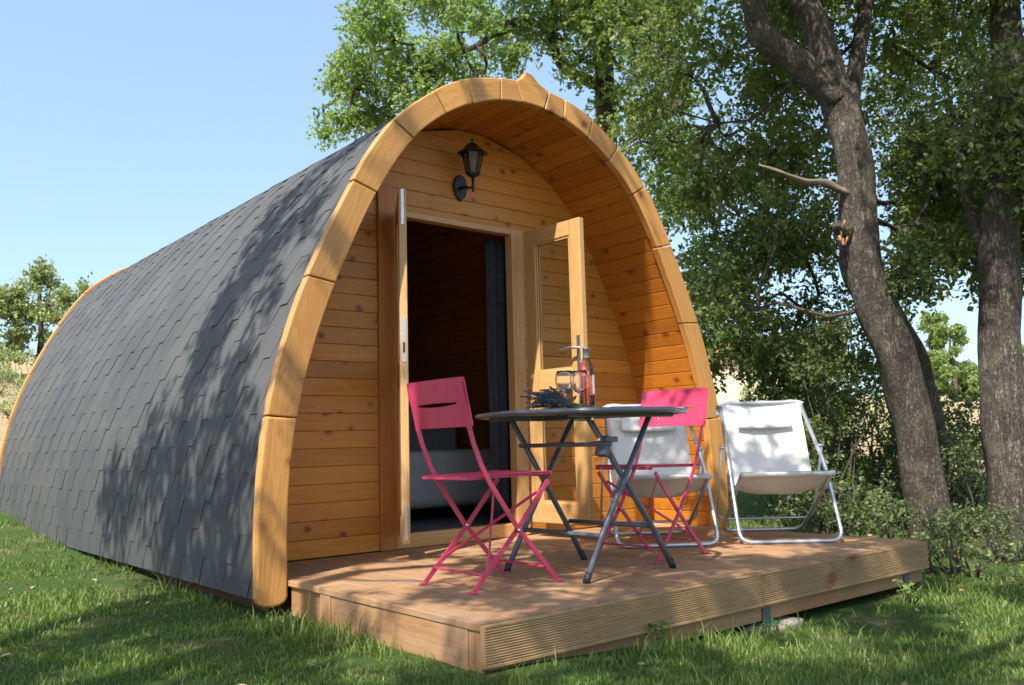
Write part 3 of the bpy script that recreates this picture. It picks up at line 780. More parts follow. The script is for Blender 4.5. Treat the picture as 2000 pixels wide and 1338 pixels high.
# ------------------------------------------------------------------ pink bistro chairs (local axes: +x is forward, back at -x)
def bistro(label, loc, rz):
    t = thing('folding_chair', label, 'chair', loc, rz, 'pink folding bistro chairs')
    W2 = .19
    kw = dict(origin=False)
    SZ = .455
    for s in (-1, 1):
        y = s*W2
        # front foot -> pivot -> seat back -> back panel
        MB().flatbar([(.225, y, .012), (.02, y, .235), (-.125, y, SZ-.02), (-.165, y, SZ+.05), (-.205, y, .60), (-.222, y, .66)], .020, .007, (1, 0, .3)).build('upright', M['pink'], t, **kw)
        MB().flatbar([(-.222, y, .655), (-.232, y, .70), (-.258, y, .80), (-.268, y, .85)], .030, .006, (0, 1, 0)).build('back_stay', M['pink'], t, **kw)
        yi = y-s*.012
        MB().flatbar([(-.205, yi, .012), (.02, yi, .235), (.20, yi, SZ-.022)], .020, .007, (1, 0, .3)).build('leg', M['pink'], t, **kw)
        for fx in (.225, -.205):
            yy = y if fx > 0 else yi
            MB().box((fx+(.008 if fx > 0 else -.008), yy, .004), (.02, .011, .0035)).build('foot', M['pink'], t, bevel=.002, **kw)
        MB().tube([(.02, y-s*.02, .235), (.02, y+s*.009, .235)], .006, 8).build('rivet', M['rivet'], t, **kw)
    mb = MB()
    mb.flatbar([(-.165, -W2+.01, .07), (-.165, W2-.01, .07)], .012, .004, (1, 0, .5)); mb.flatbar([(.175, -W2, .068), (.175, W2, .068)], .014, .004, (1, 0, .5))
    mb.flatbar([(-.135, -W2+.012, .085), (.175, W2-.014, .41)], .012, .004, (1, 0, -1)); mb.flatbar([(.135, -W2+.014, .385), (-.12, W2-.012, .10)], .012, .004, (1, 0, -1))
    mb.build('brace', M['pink'], t, **kw)
    # seat: frame and slats
    mb = MB()
    for s in (-1, 1): mb.flatbar([(-.215, s*.175, SZ), (.225, s*.175, SZ+.008)], .012, .006, (0, 0, 1))
    mb.bx(.215, .226, -.175, .175, SZ-.008, SZ+.008); mb.bx(-.222, -.205, -.172, .172, SZ-.006, SZ+.006)
    mb.build('seat_frame', M['pink'], t, bevel=.002, **kw)
    mb = MB()
    for i in range(7): mb.bx(-.195+i*.059, -.195+i*.059+.052, -.190, .190, SZ+.0065+i*.0012, SZ+.0095+i*.0012)
    mb.build('seat', M['pink'], t, bevel=.0015, **kw)
    # back panel with a slot, slightly curved, tilted
    mb = MB(); zs0, zs1 = .665, .865; n = 18; hwp = .215
    def P(u, v, th):
        yy = u*hwp; zz = zs0+(zs1-zs0)*v; xx = -.224-(zz-.66)*.22-.018*(1-u*u)+.004+th
        return (xx, yy, zz)
    cols = [-1+2*i/n for i in range(n+1)]; rows = [0, .03, .1, .22, .34, .43, .53, .62, .75, .9, .97, 1]
    def keep(i, j):
        um = (cols[i]+cols[i+1])/2; vm = (rows[j]+rows[j+1])/2
        return not (abs(um) < .62 and .43 < vm < .53)
    vs = []
    for th in (0, .003):
        for v in rows:
            for u in cols:
                uu = u; k = 0
                if v in (0, 1): uu = u*.965
                pz = v
                if v in (.43, .53):
                    h_ = .042*max(0, 1-(u/.62)**2)**.5 if abs(u) < .62 else .02
                    pz = .47+.03*u*u + (h_ if v == .53 else -h_)
                vs.append(P(uu, pz, th))
    nc = n+1; F = []; off = nc*len(rows)
    for j in range(len(rows)-1):
        for i in range(n):
            if not keep(i, j): continue
            a, b, c_, d = j*nc+i, j*nc+i+1, (j+1)*nc+i+1, (j+1)*nc+i
            F += [(a, b, c_, d), (a+off, d+off, c_+off, b+off)]
            for (p, q, ii, jj) in ((a, b, i, j-1), (d, c_, i, j+1), (a, d, i-1, j), (b, c_, i+1, j)):
                if not (0 <= ii < n and 0 <= jj < len(rows)-1) or not keep(ii, jj): F.append((p, q, q+off, p+off))
    mb.add(vs, F, smooth=True); o = mb.build('back_panel', M['pink'], t, **kw)
    es = o.modifiers.new('edge', 'EDGE_SPLIT'); es.split_angle = R_(40)
    return t
bistro('pink metal folding chair in front of the doorway, at the left of the table', (2.375, 3.055, DZ), R_(-1))
bistro('pink metal folding chair right of the table, before the white sling chairs', (3.51, 3.13, DZ), R_(180+6))

# ------------------------------------------------------------------ white sling chairs (local: front at -x? no: +x is backward)
def sling(label, loc, rz, w_=.278):
    t = thing('sling_chair', label, 'chair', loc, rz, 'white canvas sling chairs on the deck')
    kw = dict(origin=False); r = .0115
    def ubend(pts, rr=.05):   # round the corners of a polyline
        pts = [Vector(p) for p in pts]; o = [pts[0]]
        for i in range(1, len(pts)-1):
            a, b, c_ = pts[i-1], pts[i], pts[i+1]; p0 = b+(a-b).normalized()*rr; p1 = b+(c_-b).normalized()*rr
            for s in range(6): u = s/5; o.append(p0*(1-u)**2+b*2*u*(1-u)+p1*u*u)
        o.append(pts[-1]); return o
    # main frame: front base up to the back top
    top = Vector((.56, 0, .80)); T = (.556, .79)
    MB().tube(ubend([(T[0], -w_+.03, T[1]), (.23, -w_, .42), (.0, -w_-.005, .012), (.0, w_+.005, .012), (.23, w_, .42), (T[0], w_-.03, T[1])], .07), r, 12).build('main_frame', M['alu'], t, **kw)
    # seat frame: seat front bar down to the rear base
    MB().tube(ubend([(.0, -w_+.03, .385), (.36, -w_+.025, .20), (.70, -w_+.03, .012), (.70, w_-.03, .012), (.36, w_-.025, .20), (.0, w_-.03, .385)], .07), r, 12).build('seat_frame', M['alu'], t, **kw)
    MB().tube([(0, -w_+.02, .388), (0, w_-.02, .388)], .011, 12).build('seat_bar', M['alu'], t, **kw)
    MB().tube(ubend([(.345, -w_-.02, .535), (.60, -w_-.02, .09), (.60, w_+.02, .09), (.345, w_+.02, .535)], .06), .0075, 10).build('back_prop', M['alu'], t, **kw)
    MB().tube(ubend([(T[0]-.01, -w_+.03, T[1]-.02), (T[0]+.010, -w_+.045, T[1]+.018), (T[0]+.010, w_-.045, T[1]+.018), (T[0]-.01, w_-.03, T[1]-.02)], .03), r, 12).build('top_rail', M['alu'], t, **kw)
    for s in (-1, 1):
        MB().tube([(.345, s*(w_+.032), .535), (.345, s*(w_-.01), .535)], .009, 10).build('joint', M['alu'], t, **kw)
        MB().box((.205, s*(w_-.012), .30), (.010, .012, .014)).build('joint', M['alu'], t, **kw)
    # sling: side curve from the top, down the back, through the crease and up to the seat bar
    side = catp([(.592, .735), (.598, .80), (.582, .832), (.556, .826), (.532, .77), (.478, .66), (.42, .52), (.37, .40), (.33, .325), (.27, .295), (.17, .315), (.07, .362), (.0, .398), (-.014, .388), (-.008, .372)], 5)
    vs = []; nw = 14
    for i, (sx, sz) in enumerate(side):
        k = i/(len(side)-1)
        kk = min(max((k-.20)/.12, 0), 1); ww = (w_-.004)*(1-kk)+(w_-.042)*kk + (.026 if k > .6 else 0)
        sag = .046*math.sin(min(1, k/.9)*math.pi)**.7
        for j in range(nw+1):
            v = -1+2*j/nw
            tz = (1-v*v)*sag; cr = 0
            if k < .27: cr = -.045*abs(v)**7*math.exp(-((k-.14)/.09)**2)
            vs.append((sx+tz*.7*(1 if k < .55 else 0), v*ww, sz-tz*(.5 if k < .55 else 1.0)+cr+.003*math.sin(v*7+k*11)))
    mb = MB(); mb.add(vs, [(i*(nw+1)+j, i*(nw+1)+j+1, (i+1)*(nw+1)+j+1, (i+1)*(nw+1)+j) for i in range(len(side)-1) for j in range(nw)], smooth=True)
    o = mb.build('sling', M['canvas'], t, **kw); sm_ = o.modifiers.new('s', 'SOLIDIFY'); sm_.thickness = .003
    # small head cushion
    mb = MB(); vs = []
    base = [(.527, .775), (.502, .72), (.472, .655)]
    d = Vector((base[2][0]-base[0][0], base[2][1]-base[0][1])).normalized(); nn = Vector((d.y, -d.x))
    G = 8
    for i in range(G+1):
        u = i/G
        for j in range(G*2+1):
            v = j/(G*2); q = Vector(base[0]).lerp(Vector(base[2]), u); th = .006*(math.sin(u*math.pi)*math.sin(v*math.pi))**.4 + .006
            q = q+nn*th; sg = .030*(1-(2*v-1)**2*.5)*.8
            vs.append((q.x+sg*.7-.012, (v-.5)*.33, q.y-sg*.4))
    mb.add(vs, [(i*(2*G+1)+j, i*(2*G+1)+j+1, (i+1)*(2*G+1)+j+1, (i+1)*(2*G+1)+j) for i in range(G) for j in range(2*G)], smooth=True)
    o = mb.build('head_cushion', M['canvas'], t, **kw); sm_ = o.modifiers.new('s', 'SOLIDIFY'); sm_.thickness = .012; sm_.offset = 0
    return t
def catp(P, n):
    Q = [Vector(p) for p in P]; Q = [Q[0]*2-Q[1]]+Q+[Q[-1]*2-Q[-2]]; o = []
    for i in range(1, len(Q)-2):
        a, b, c_, d = Q[i-1:i+3]
        for k in range(n):
            t = k/n; o.append(tuple(.5*((2*b)+(c_-a)*t+(2*a-5*b+4*c_-d)*t*t+(3*b-a-3*c_+d)*t**3)))
    o.append(tuple(Q[-2])); return o
sling('white canvas sling chair standing alone at the right end of the deck', (4.37, 2.87, DZ), math.atan2(.74, .67))
sling('white canvas sling chair half hidden behind the pink chair', (3.82, 3.29, DZ), math.atan2(.785, .62))

# ------------------------------------------------------------------ foliage
def leaf_mesh(name, C, D, Nn, S, mat, parent, wide=.55, origin=None):
    """many leaves, one small folded blade each: C centre, D direction, Nn normal, S length"""
    n = len(C); D = D/np.linalg.norm(D, axis=1)[:, None]; B = np.cross(Nn, D); B /= (np.linalg.norm(B, axis=1)[:, None]+1e-9); U = np.cross(D, B)
    loc = np.array([(-.5, 0, 0), (-.18, .5*wide, .06), (.22, .42*wide, .05), (.5, 0, -.04), (.22, -.42*wide, .05), (-.18, -.5*wide, .06)])
    V = C[:, None, :] + S[:, None, None]*(loc[None, :, 0:1]*D[:, None, :]+loc[None, :, 1:2]*B[:, None, :]+loc[None, :, 2:3]*U[:, None, :])
    V = V.reshape(-1, 3); off = np.array(origin if origin is not None else (0, 0, 0)); V = V-off
    me = bpy.data.meshes.new(name); me.vertices.add(n*6); me.vertices.foreach_set('co', V.astype(np.float32).ravel())
    base = np.arange(n)[:, None]*6
    q = np.stack([base+np.array([0, 3, 2, 1]), base+np.array([0, 5, 4, 3])], 1).reshape(-1)
    me.loops.add(len(q)); me.loops.foreach_set('vertex_index', q.astype(np.int32))
    me.polygons.add(n*2); me.polygons.foreach_set('loop_start', np.arange(0, n*8, 4, dtype=np.int32)); me.polygons.foreach_set('loop_total', np.full(n*2, 4, dtype=np.int32))
    me.update(); me.validate(); me.materials.append(mat)
    o = bpy.data.objects.new(name, me); COL.objects.link(o)
    if parent is not None: o.parent = parent
    return o
def unit(n): v = rng.normal(size=(n, 3)); return v/np.linalg.norm(v, axis=1)[:, None]
def clump_leaves(cl, twigs, per, size, droop=.2, tl=.22, up=.7):
    """cl: list of (centre, radius(xyz or float)); returns leaf arrays arranged along small twigs"""
    Cs = []; Ds = []; Ns = []; Ss = []; tw = []
    for c, r in cl:
        c = np.array(c); r = np.array([r, r, r*.8]) if np.isscalar(r) else np.array(r)
        m_ = max(3, int(twigs*rng.uniform(.6, 1.4)*(float(np.prod(r))**(1/3)/.5)**2))
        u = unit(m_); rad = rng.uniform(.15, 1, m_)**.45
        P = c+u*rad[:, None]*r
        d = u*.8+unit(m_)*.7; d[:, 2] -= droop*rng.uniform(-.5, 1.5, m_); d /= np.linalg.norm(d, axis=1)[:, None]
        L = rng.uniform(.6, 1.3, m_)*tl
        for i in range(m_): tw.append((P[i]-d[i]*L[i]*.7, P[i]+d[i]*L[i]*.5))
        k = per; t = np.linspace(-.55, .55, k)
        pos = P[:, None, :]+d[:, None, :]*(t[None, :, None]*L[:, None, None])+rng.normal(size=(m_, k, 3))*size*.35
        dd = d[:, None, :]*.7+rng.normal(size=(m_, k, 3))*.65
        nn = rng.normal(size=(m_, k, 3))*.75; nn[:, :, 2] += up
        Cs.append(pos.reshape(-1, 3)); Ds.append(dd.reshape(-1, 3)); Ns.append(nn.reshape(-1, 3)); Ss.append(rng.uniform(.6, 1.2, m_*k)*size)
    return np.vstack(Cs), np.vstack(Ds), np.vstack(Ns), np.concatenate(Ss), tw
def wob(a, b, n, amp, sag=0):
    a = Vector(a); b = Vector(b); o = []; l = (b-a).length; ph = [random.uniform(0, 6.3) for _ in range(6)]
    for i in range(n+1):
        t = i/n; e = math.sin(t*math.pi)
        o.append(a.lerp(b, t)+Vector((math.sin(t*5+ph[0])*e, math.sin(t*4+ph[1])*e, math.sin(t*6+ph[2])*e-sag*e))*amp*l)
    return o
def bark_tube(mb, pts, rads, n=28, lump=.06, fine=5):
    """limb with lumpy outline; pts refined by spline"""
    P = [Vector(p) for p in pts]; Q = [P[0]*2-P[1]]+P+[P[-1]*2-P[-2]]; rr = [rads[0]]+list(rads)+[rads[-1]]
    pp = []; r2 = []
    for i in range(1, len(Q)-2):
        a, b, c_, d = Q[i-1:i+3]
        for k in range(fine):
            t = k/fine; pp.append(.5*((2*b)+(c_-a)*t+(2*a-5*b+4*c_-d)*t*t+(3*b-a-3*c_+d)*t**3)); r2.append(rr[i]*(1-t)+rr[i+1]*t)
    pp.append(P[-1]); r2.append(rads[-1])
    st = len(mb.v); mb.tube(pp, r2, n)
    ph = random.uniform(0, 9)
    for i in range(len(pp)):
        for k in range(n):
            v = Vector(mb.v[st+i*n+k]); a = 2*math.pi*k/n
            f = 1+lump*(math.sin(3*a+i*.35+ph)+.7*math.sin(5*a-i*.5+ph*2)+.8*math.sin(i*.9+ph+2*math.sin(a))+.35*random.uniform(-1, 1))
            mb.v[st+i*n+k] = tuple(pp[i]+(v-pp[i])*f)
    return pp
def make_tree(name, label, cat, trunk_paths, clumps, leaf, twigs=26, per=9, size=.055, mat='oak', group=None, tl=.22, br=.022, amp=.12, extra=None, branchfrom=0, fine=5, up=.7, lump=.06, droop=.2):
    """trunk_paths: list of (points, radii); clumps: list of (centre, radius)"""
    base = Vector(trunk_paths[0][0][0])
    t = thing(name, label, cat, base, 0, group)
    mb = MB(); nodes = []
    for (pts, rads) in trunk_paths:
        pp = bark_tube(mb, pts, rads, fine=fine, lump=lump)
        nodes += pp[int(len(pp)*branchfrom):]
    mb.build('trunk', M['bark'], t)
    mb = MB()
    C, D, Nn, S, tw = clump_leaves(clumps, twigs, per, size, tl=tl, up=up, droop=droop)
    mids = []
    for c, r in clumps:
        cv = Vector(c); cand = nodes+mids; a = min(cand, key=lambda q: (q-cv).length+ (0.35*(q.z-cv.z) if q.z > cv.z else 0))
        pts = wob(a, cv, 7, amp, .15)
        mb.tube(pts, [br*(1-.75*i/7) for i in range(8)], 7)
        mids += pts[3:6]
    for (a, b) in tw[::1]:
        if random.random() < .5: mb.tube([a, b], [.0042, .0018], 4, smooth=False)
    mb.build('branches', M['twig'], t, recalc=False)
    leaf_mesh('crown', C, D, Nn, S, M[mat], t, origin=base)
    return t
def poly_clumps(poly, n, d0, d1, r0, r1, seedreject=0):
    """clumps filling a slab of space, outline read off the place"""
    out = []; xs = [p[0] for p in poly]; ys = [p[1] for p in poly]
    def ins(x, y):
        c_ = False
        for i in range(len(poly)):
            (x1, y1), (x2, y2) = poly[i-1], poly[i]
            if (y1 > y) != (y2 > y) and x < (x2-x1)*(y-y1)/(y2-y1)+x1: c_ = not c_
        return c_
    while len(out) < n:
        x = random.uniform(min(xs), max(xs)); y = random.uniform(min(ys), max(ys))
        if ins(x, y):
            p = at(x, y, random.uniform(d0, d1)); out.append((tuple(p), random.uniform(r0, r1)))
    return out

# leaning oak right of the pod, forked at the top of the view
A_path = [tuple(at(*q)) for q in ((1832, 1120, 6.85), (1818, 1040, 6.85), (1802, 920, 6.85), (1778, 800, 6.85), (1750, 700, 6.85), (1712, 600, 6.85), (1688, 530, 6.85), (1676, 450, 6.85), (1668, 330, 6.85), (1643, 210, 6.85), (1622, 160, 6.85))]
A_rad = [.185, .16, .150, .148, .148, .150, .152, .145, .134, .130, .122]
Al = [tuple(at(*q)) for q in ((1635, 195, 6.84), (1600, 165, 6.82), (1545, 112, 6.78), (1492, 72, 6.75), (1476, 25, 6.75), (1474, -30, 6.78), (1450, -200, 6.8), (1380, -420, 7.0))]
Ar = [tuple(at(*q)) for q in ((1630, 175, 6.86), (1610, 95, 6.9), (1588, 40, 6.92), (1566, -20, 6.95), (1560, -160, 7.1), (1620, -420, 7.4))]
cl = poly_clumps([(1500, -250), (1500, 60), (1640, 180), (1740, 300), (1800, 480), (1880, 520), (1900, 300), (1800, -250)], 20, 7.5, 8.9, .35, .5)
cl += poly_clumps([(1250, -900), (1250, -150), (2100, -150), (2100, -900)], 20, 6.0, 9.5, .4, .7)
cl += poly_clumps([(1330, 420), (1400, 640), (1480, 700), (1620, 640), (1690, 560), (1640, 400), (1500, 380)], 16, 7.6, 9.2, .3, .5)
cl += poly_clumps([(1760, 400), (1760, 560), (1850, 590), (1930, 520), (1900, 420)], 7, 6.9, 7.6, .22, .35)
for k in range(18): cl.append(((random.uniform(3.9, 6.6), random.uniform(1.4, 4.2), random.uniform(5.0, 7.4)), random.uniform(.4, .65)))
cl += poly_clumps([(1330, 580), (1350, 720), (1500, 730), (1600, 640), (1500, 560)], 9, 8.6, 9.8, .25, .38)
treeA = make_tree('oak_tree', 'leaning oak with cracked bark, forked trunk and a broken bare stub, behind the deck', 'tree',
    [(A_path, A_rad), (Al, [.115, .105, .10, .095, .09, .085, .07, .05]), (Ar, [.115, .105, .10, .09, .07, .05])], cl, 'oak', twigs=170, per=10, size=.052, branchfrom=.52, tl=.22)
mb = MB(); bark_tube(mb, [at(1680, 384, 6.86), at(1648, 374, 6.77), at(1612, 357, 6.70), at(1570, 354, 6.6), at(1525, 337, 6.52), at(1482, 322, 6.45)], [.036, .029, .025, .023, .017, .006], n=10, lump=.2); mb.build('broken_branch', M['deadwood'], treeA)
mb = MB(); bark_tube(mb, [at(1690, 462, 6.86), at(1662, 452, 6.78), at(1640, 444, 6.73), at(1630, 436, 6.71)], [.085, .066, .052, .03], n=14, lump=.10); mb.build('stub', M['bark'], treeA)
mb = MB()
for k in range(16):
    p = at(random.uniform(1636, 1662), random.uniform(432, 474), 6.70+random.uniform(0, .03)); d = Vector((random.uniform(-.4, .1), random.uniform(-.3, .0), random.uniform(-.9, .5))).normalized()
    mb.tube([p-d*.03, p, p+d*random.uniform(.015, .04)], [.011, .009, .002], 5, smooth=False)
mb.build('torn_wood', M['brokenwood'], treeA)
# second dark stem just behind the leaning oak
b2 = [tuple(at(*q)) for q in ((1815, 1065, 7.4), (1822, 960, 7.4), (1818, 850, 7.4), (1800, 760, 7.4), (1772, 680, 7.4), (1732, 600, 7.4), (1700, 520, 7.4), (1685, 400, 7.5), (1675, 300, 7.6), (1665, 180, 7.7), (1690, 20, 7.8), (1720, -200, 8.0))]
cl = poly_clumps([(1200, 150), (1230, 330), (1330, 400), (1500, 430), (1620, 330), (1560, 120), (1400, 60)], 22, 8.2, 10.0, .35, .6)
cl += poly_clumps([(1680, -60), (1980, -60), (2030, 430), (1860, 500), (1750, 400)], 26, 8.4, 10.2, .35, .55)
cl += poly_clumps([(1250, -400), (1200, 100), (1600, 150), (1650, -400)], 10, 8.5, 10.5, .4, .7)
make_tree('oak_tree', 'slim dark oak stem hugging the far side of the leaning forked oak', 'tree', [(b2, [.14, .125, .12, .115, .115, .11, .10, .09, .08, .07, .06, .04])], cl, 'oak', twigs=88, per=10, size=.062, branchfrom=.5)

# oak at the right edge
B_path = [tuple(at(*q)) for q in ((1995, 1105, 6.35), (1980, 1010, 6.35), (1968, 880, 6.35), (1958, 760, 6.4), (1953, 620, 6.45), (1952, 480, 6.5), (1962, 330, 6.6), (1972, 180, 6.7), (1960, -60, 6.9), (1940, -300, 7.1))]
cl = poly_clumps([(1800, -250), (1770, 60), (1790, 330), (1830, 430), (2060, 470), (2250, 300), (2200, -250)], 34, 6.3, 8.6, .35, .6)
cl += poly_clumps([(1900, 380), (1880, 500), (1905, 545), (2010, 540), (2100, 400)], 7, 6.8, 7.8, .2, .35)
make_tree('oak_tree', 'upright oak with rough grey trunk and dense dark crown at the right edge', 'tree', [(B_path, [.20, .175, .155, .145, .138, .135, .125, .115, .10, .07]), ([tuple(at(1950, 560, 6.45)), tuple(at(1915, 470, 6.6)), tuple(at(1880, 360, 6.9)), tuple(at(1850, 200, 7.2))], [.055, .04, .03, .02])], cl, 'oak', twigs=170, per=10, size=.052, branchfrom=.45)

# big light oak behind the pod
def P3(px, py, d): return tuple(at(px, py, d))
C1 = [(11.0, 8.6, .5), (10.6, 8.9, 2.0), (9.9, 9.3, 3.6), P3(1180, 120, 12.6), P3(1170, -60, 12.8), P3(1150, -300, 13)]
C1[0] = (C1[0][0], C1[0][1], float(terrain(C1[0][0], C1[0][1]))-.1)
C2 = [P3(1180, 170, 12.6), P3(1100, 130, 12.4), P3(1075, 40, 12.3), P3(1100, -60, 12.3), P3(1080, -200, 12.3)]
C3 = [P3(1080, 60, 12.3), P3(1010, 40, 12.1), P3(930, 90, 12.0), P3(860, 120, 11.8), P3(790, 190, 11.6)]
C4 = [P3(1330, 200, 11.5), P3(1270, 250, 11.0), P3(1215, 285, 10.6)]
cl = []
for (x, y, r) in [(730, 40, .42), (760, 100, .45), (690, 130, .35), (720, 190, .42), (655, 165, .26), (800, 150, .42), (860, 110, .38), (880, 170, .4), (820, 210, .4), (650, 240, .24), (690, 240, .26), (632, 262, .16), (745, 240, .32), (925, 150, .35), (770, 20, .3),
                  (920, 30, .32), (960, 70, .38), (1010, 40, .42), (1060, 80, .36), (1120, 30, .45), (1000, 120, .28), (1150, 110, .4), (1210, 60, .45), (1190, 190, .3), (1240, 150, .4), (1290, 90, .45), (1260, 220, .34), (895, 95, .2), (1310, 200, .4), (700, 60, .25), (1330, 30, .4), (1120, 150, .24),
                  (1320, 300, .4), (1350, 400, .4), (1380, 500, .4), (1400, 600, .35), (1300, 380, .25), (1440, 330, .45)]:
    cl.append((P3(x, y, random.uniform(11.2, 13)), r))
cl += poly_clumps([(680, -350), (720, -10), (1350, -10), (1450, -350)], 30, 11, 14, .5, .8)
make_tree('oak_tree', 'tall light green oak spreading over the sky behind the pod', 'tree', [(C1, [.28, .24, .2, .13, .10, .06]), (C2, [.085, .075, .07, .05, .03]), (C3, [.05, .045, .038, .03, .018]), (C4, [.06, .045, .03])], cl, 'oak', twigs=165, per=10, size=.072, mat='oak2', branchfrom=.4, tl=.26, br=.03)

# ------------------------------------------------------------------ shrubs under the oaks
def shrub(label, cx, cy, H, W, n, size=.036, mat='bush', group='shrubs under the oaks', twigs=200, name='shrub'):
    z0 = float(terrain(cx, cy)); t = thing(name, label, 'shrub', (cx, cy, z0), 0, group)
    mb = MB(); cl = []
    for k in range(n):
        a = random.uniform(0, 6.28); rr = W*random.uniform(.1, 1)**.6; h = H*random.uniform(.12, 1)
        rr *= (1-.45*(h/H)**2); c_ = (cx+rr*math.cos(a), cy+rr*math.sin(a), z0+h)
        cl.append((c_, random.uniform(.14, .26)*(H/1.2)**.5)); b0 = (cx+.25*rr*math.cos(a), cy+.25*rr*math.sin(a), z0-.02)
        mb.tube(wob(b0, c_, 5, .10), [.012, .010, .008, .006, .005, .003], 5)
    C, D, Nn, S, tw = clump_leaves(cl, twigs, 8, size, tl=.15, droop=.1)
    for (a, b) in tw:
        if random.random() < .4: mb.tube([a, b], [.0028, .0012], 4, smooth=False)
    mb.build('stems', M['twig'], t, recalc=False); leaf_mesh('foliage', C, D, Nn, S, M[mat], t, origin=(cx, cy, z0))
def gp(px, d): p = at(px, 860, d); return p.x, p.y
for (lab, px, d, H, W, n, sz, mt_) in [
    ('tall airy shrub just behind the right sling chair, left of the leaning oak', 1620, 7.6, 1.75, .62, 24, .040, 'bush'),
    ('low dark shrub touching the deck corner behind the sling chair', 1640, 6.1, .62, .50, 18, .032, 'bush'),
    ('dense low shrub at the foot of the leaning oak', 1735, 6.4, .34, .34, 14, .034, 'bush'),
    ('broad shrub between the two oak trunks', 1895, 7.2, .85, .5, 24, .034, 'bush'),
    ('dark bramble at the foot of the right edge oak', 1950, 5.8, .34, .40, 16, .032, 'bush'),
    ('leafy shrub beyond the two oak trunks in the gap', 1860, 8.6, 1.05, .55, 18, .042, 'bush'),
    ('tall dark shrub between the farmhouse and the leaning oak', 1555, 8.2, 1.7, .5, 26, .042, 'oak'),
    ('full green shrub behind the sling chair, in front of the farmhouse end', 1590, 8.8, 1.25, .55, 22, .040, 'bush'),
    ('shrub in the gap right behind the slim dark stem', 1795, 8.2, 1.15, .45, 18, .040, 'bush'),
    ('pale shrub left of the leaning oak, behind the tall airy shrub', 1700, 9.2, 1.7, .75, 24, .046, 'farleaf'),
    ('bramble by the right end of the deck', 1860, 5.35, .35, .35, 12, .030, 'bush')]:
    x, y = gp(px, d); shrub(lab, x, y, H, W, n, sz, mt_)

# ------------------------------------------------------------------ hillside trees at the left, far trees at the right, house
def small_tree(label, px, d, H, W, n, mat, size, group, name='tree', lean=0, col=False, slab=None):
    x, y = gp(px, d); z0 = float(terrain(x, y)); cl = []
    for k in range(n):
        a = random.uniform(0, 6.28); h = random.uniform(.10, 1); rr = W*random.uniform(.1, 1)**.6*(math.sin(min(1, (1.12-h)/.75)*math.pi/2) if not col else .9)
        cl.append(((x+rr*math.cos(a), y+rr*math.sin(a), z0+H*h*.93), random.uniform(.32, .5)*W*(.6 if not col else .8)))
    make_tree(name, label, 'tree', [([(x, y, z0-.1), (x+.02*H, y, z0+.3*H), (x, y+.02*H, z0+.65*H), (x+.01, y, z0+.85*H)], [.05*H*.6, .04*H*.6, .03*H*.6, .01])], cl, 'oak', twigs=90, per=8, size=size, mat=mat, group=group, tl=.3, br=.02, fine=3)
gL = 'olive green trees on the hillside left of the pod'
small_tree('bushy hillside tree touching the left edge', -25, 22, 2.5, 1.15, 34, 'olive', .12, gL)
small_tree('thin topped hillside tree, tallest of the three left of the pod', 68, 23, 3.1, .8, 34, 'olive', .11, gL)
small_tree('round topped hillside tree next to the rear rim of the pod', 148, 22, 2.9, .85, 36, 'olive', .11, gL)
shrubx, shruby = gp(60, 19)
shrub('low hillside bush below the three trees left of the pod', shrubx, shruby, .8, .9, 14, .06, 'olive', 'shrubs on the hillside', 90)
for (px_, d_, lab_) in ((10, 15.5, 'small dry hillside bush nearest the rear rim of the pod'), (48, 14.6, 'hillside bush peeping over the pod roof edge'), (-15, 17.5, 'mid sized hillside bush at the left edge, below the trees')):
    x, y = gp(px_, d_); shrub(lab_, x, y, .55, .55, 12, .05, 'olive', 'shrubs on the hillside', 90)
x, y = gp(-40, 20); shrub('low hillside bush at the left edge of the photo', x, y, 1.1, 1.2, 14, .07, 'olive', 'shrubs on the hillside', 90)
gR = 'far trees across the dry field'
small_tree('slender pale poplar across the field, between the two oak trunks', 1835, 62, 6.6, 1.0, 26, 'farleaf', .22, gR, col=True)
small_tree('round grey green tree on a pale stem across the field', 1874, 60, 5.6, 1.7, 22, 'farleaf', .22, gR)
small_tree('dark low tree at the right of the round far tree', 1900, 66, 2.8, 2.0, 16, 'oak', .24, gR)
small_tree('pale tree across the field, left of the poplar', 1795, 64, 5.5, 1.3, 18, 'farleaf', .22, gR)
small_tree('low tree across the field, seen right of the edge oak', 1998, 60, 4.2, 2.4, 18, 'farleaf', .22, gR)
small_tree('bushy tree in front of the house wall', 1468, 36, 2.2, .45, 12, 'farleaf', .14, 'trees by the farmhouse')
small_tree('taller tree beside the right end of the house', 1585, 37, 3.6, 1.6, 18, 'farleaf', .15, 'trees by the farmhouse')

hx, hy = gp(1478, 42); hz = float(terrain(hx, hy))-.5
hs = thing('farmhouse', 'pale plastered farmhouse with terracotta tile roof far behind the sling chairs', 'house', (hx, hy, hz), math.atan2(RIGHT.y, RIGHT.x)+R_(18))
MW = simple('cream_render', (.72, .60, .44), .95, var=.12, vscale=1.5, bmp=.3, bscale=30); MT = simple('terracotta', (.46, .20, .11), .85, var=.3, vscale=14, bmp=.4, bscale=25)
MB().bx(-3.2, 3.2, -1.8, 1.8, 0, 2.55).build('wall', MW, hs, origin=False)
mb = MB()
for s in (-1, 1):
    mb.add([(-3.5, s*2.15, 2.45), (3.5, s*2.15, 2.45), (3.5, 0, 3.2), (-3.5, 0, 3.2), (-3.5, s*2.15, 2.58), (3.5, s*2.15, 2.58), (3.5, 0, 3.33), (-3.5, 0, 3.33)], [(0, 1, 2, 3), (4, 5, 6, 7), (0, 1, 5, 4), (1, 2, 6, 5), (0, 3, 7, 4)])
    for i in range(36): x = -3.4+i*.19; mb.tube([(x, s*2.17, 2.59), (x, 0, 3.34)], .075, 6)
mb.build('roof', MT, hs, origin=False)
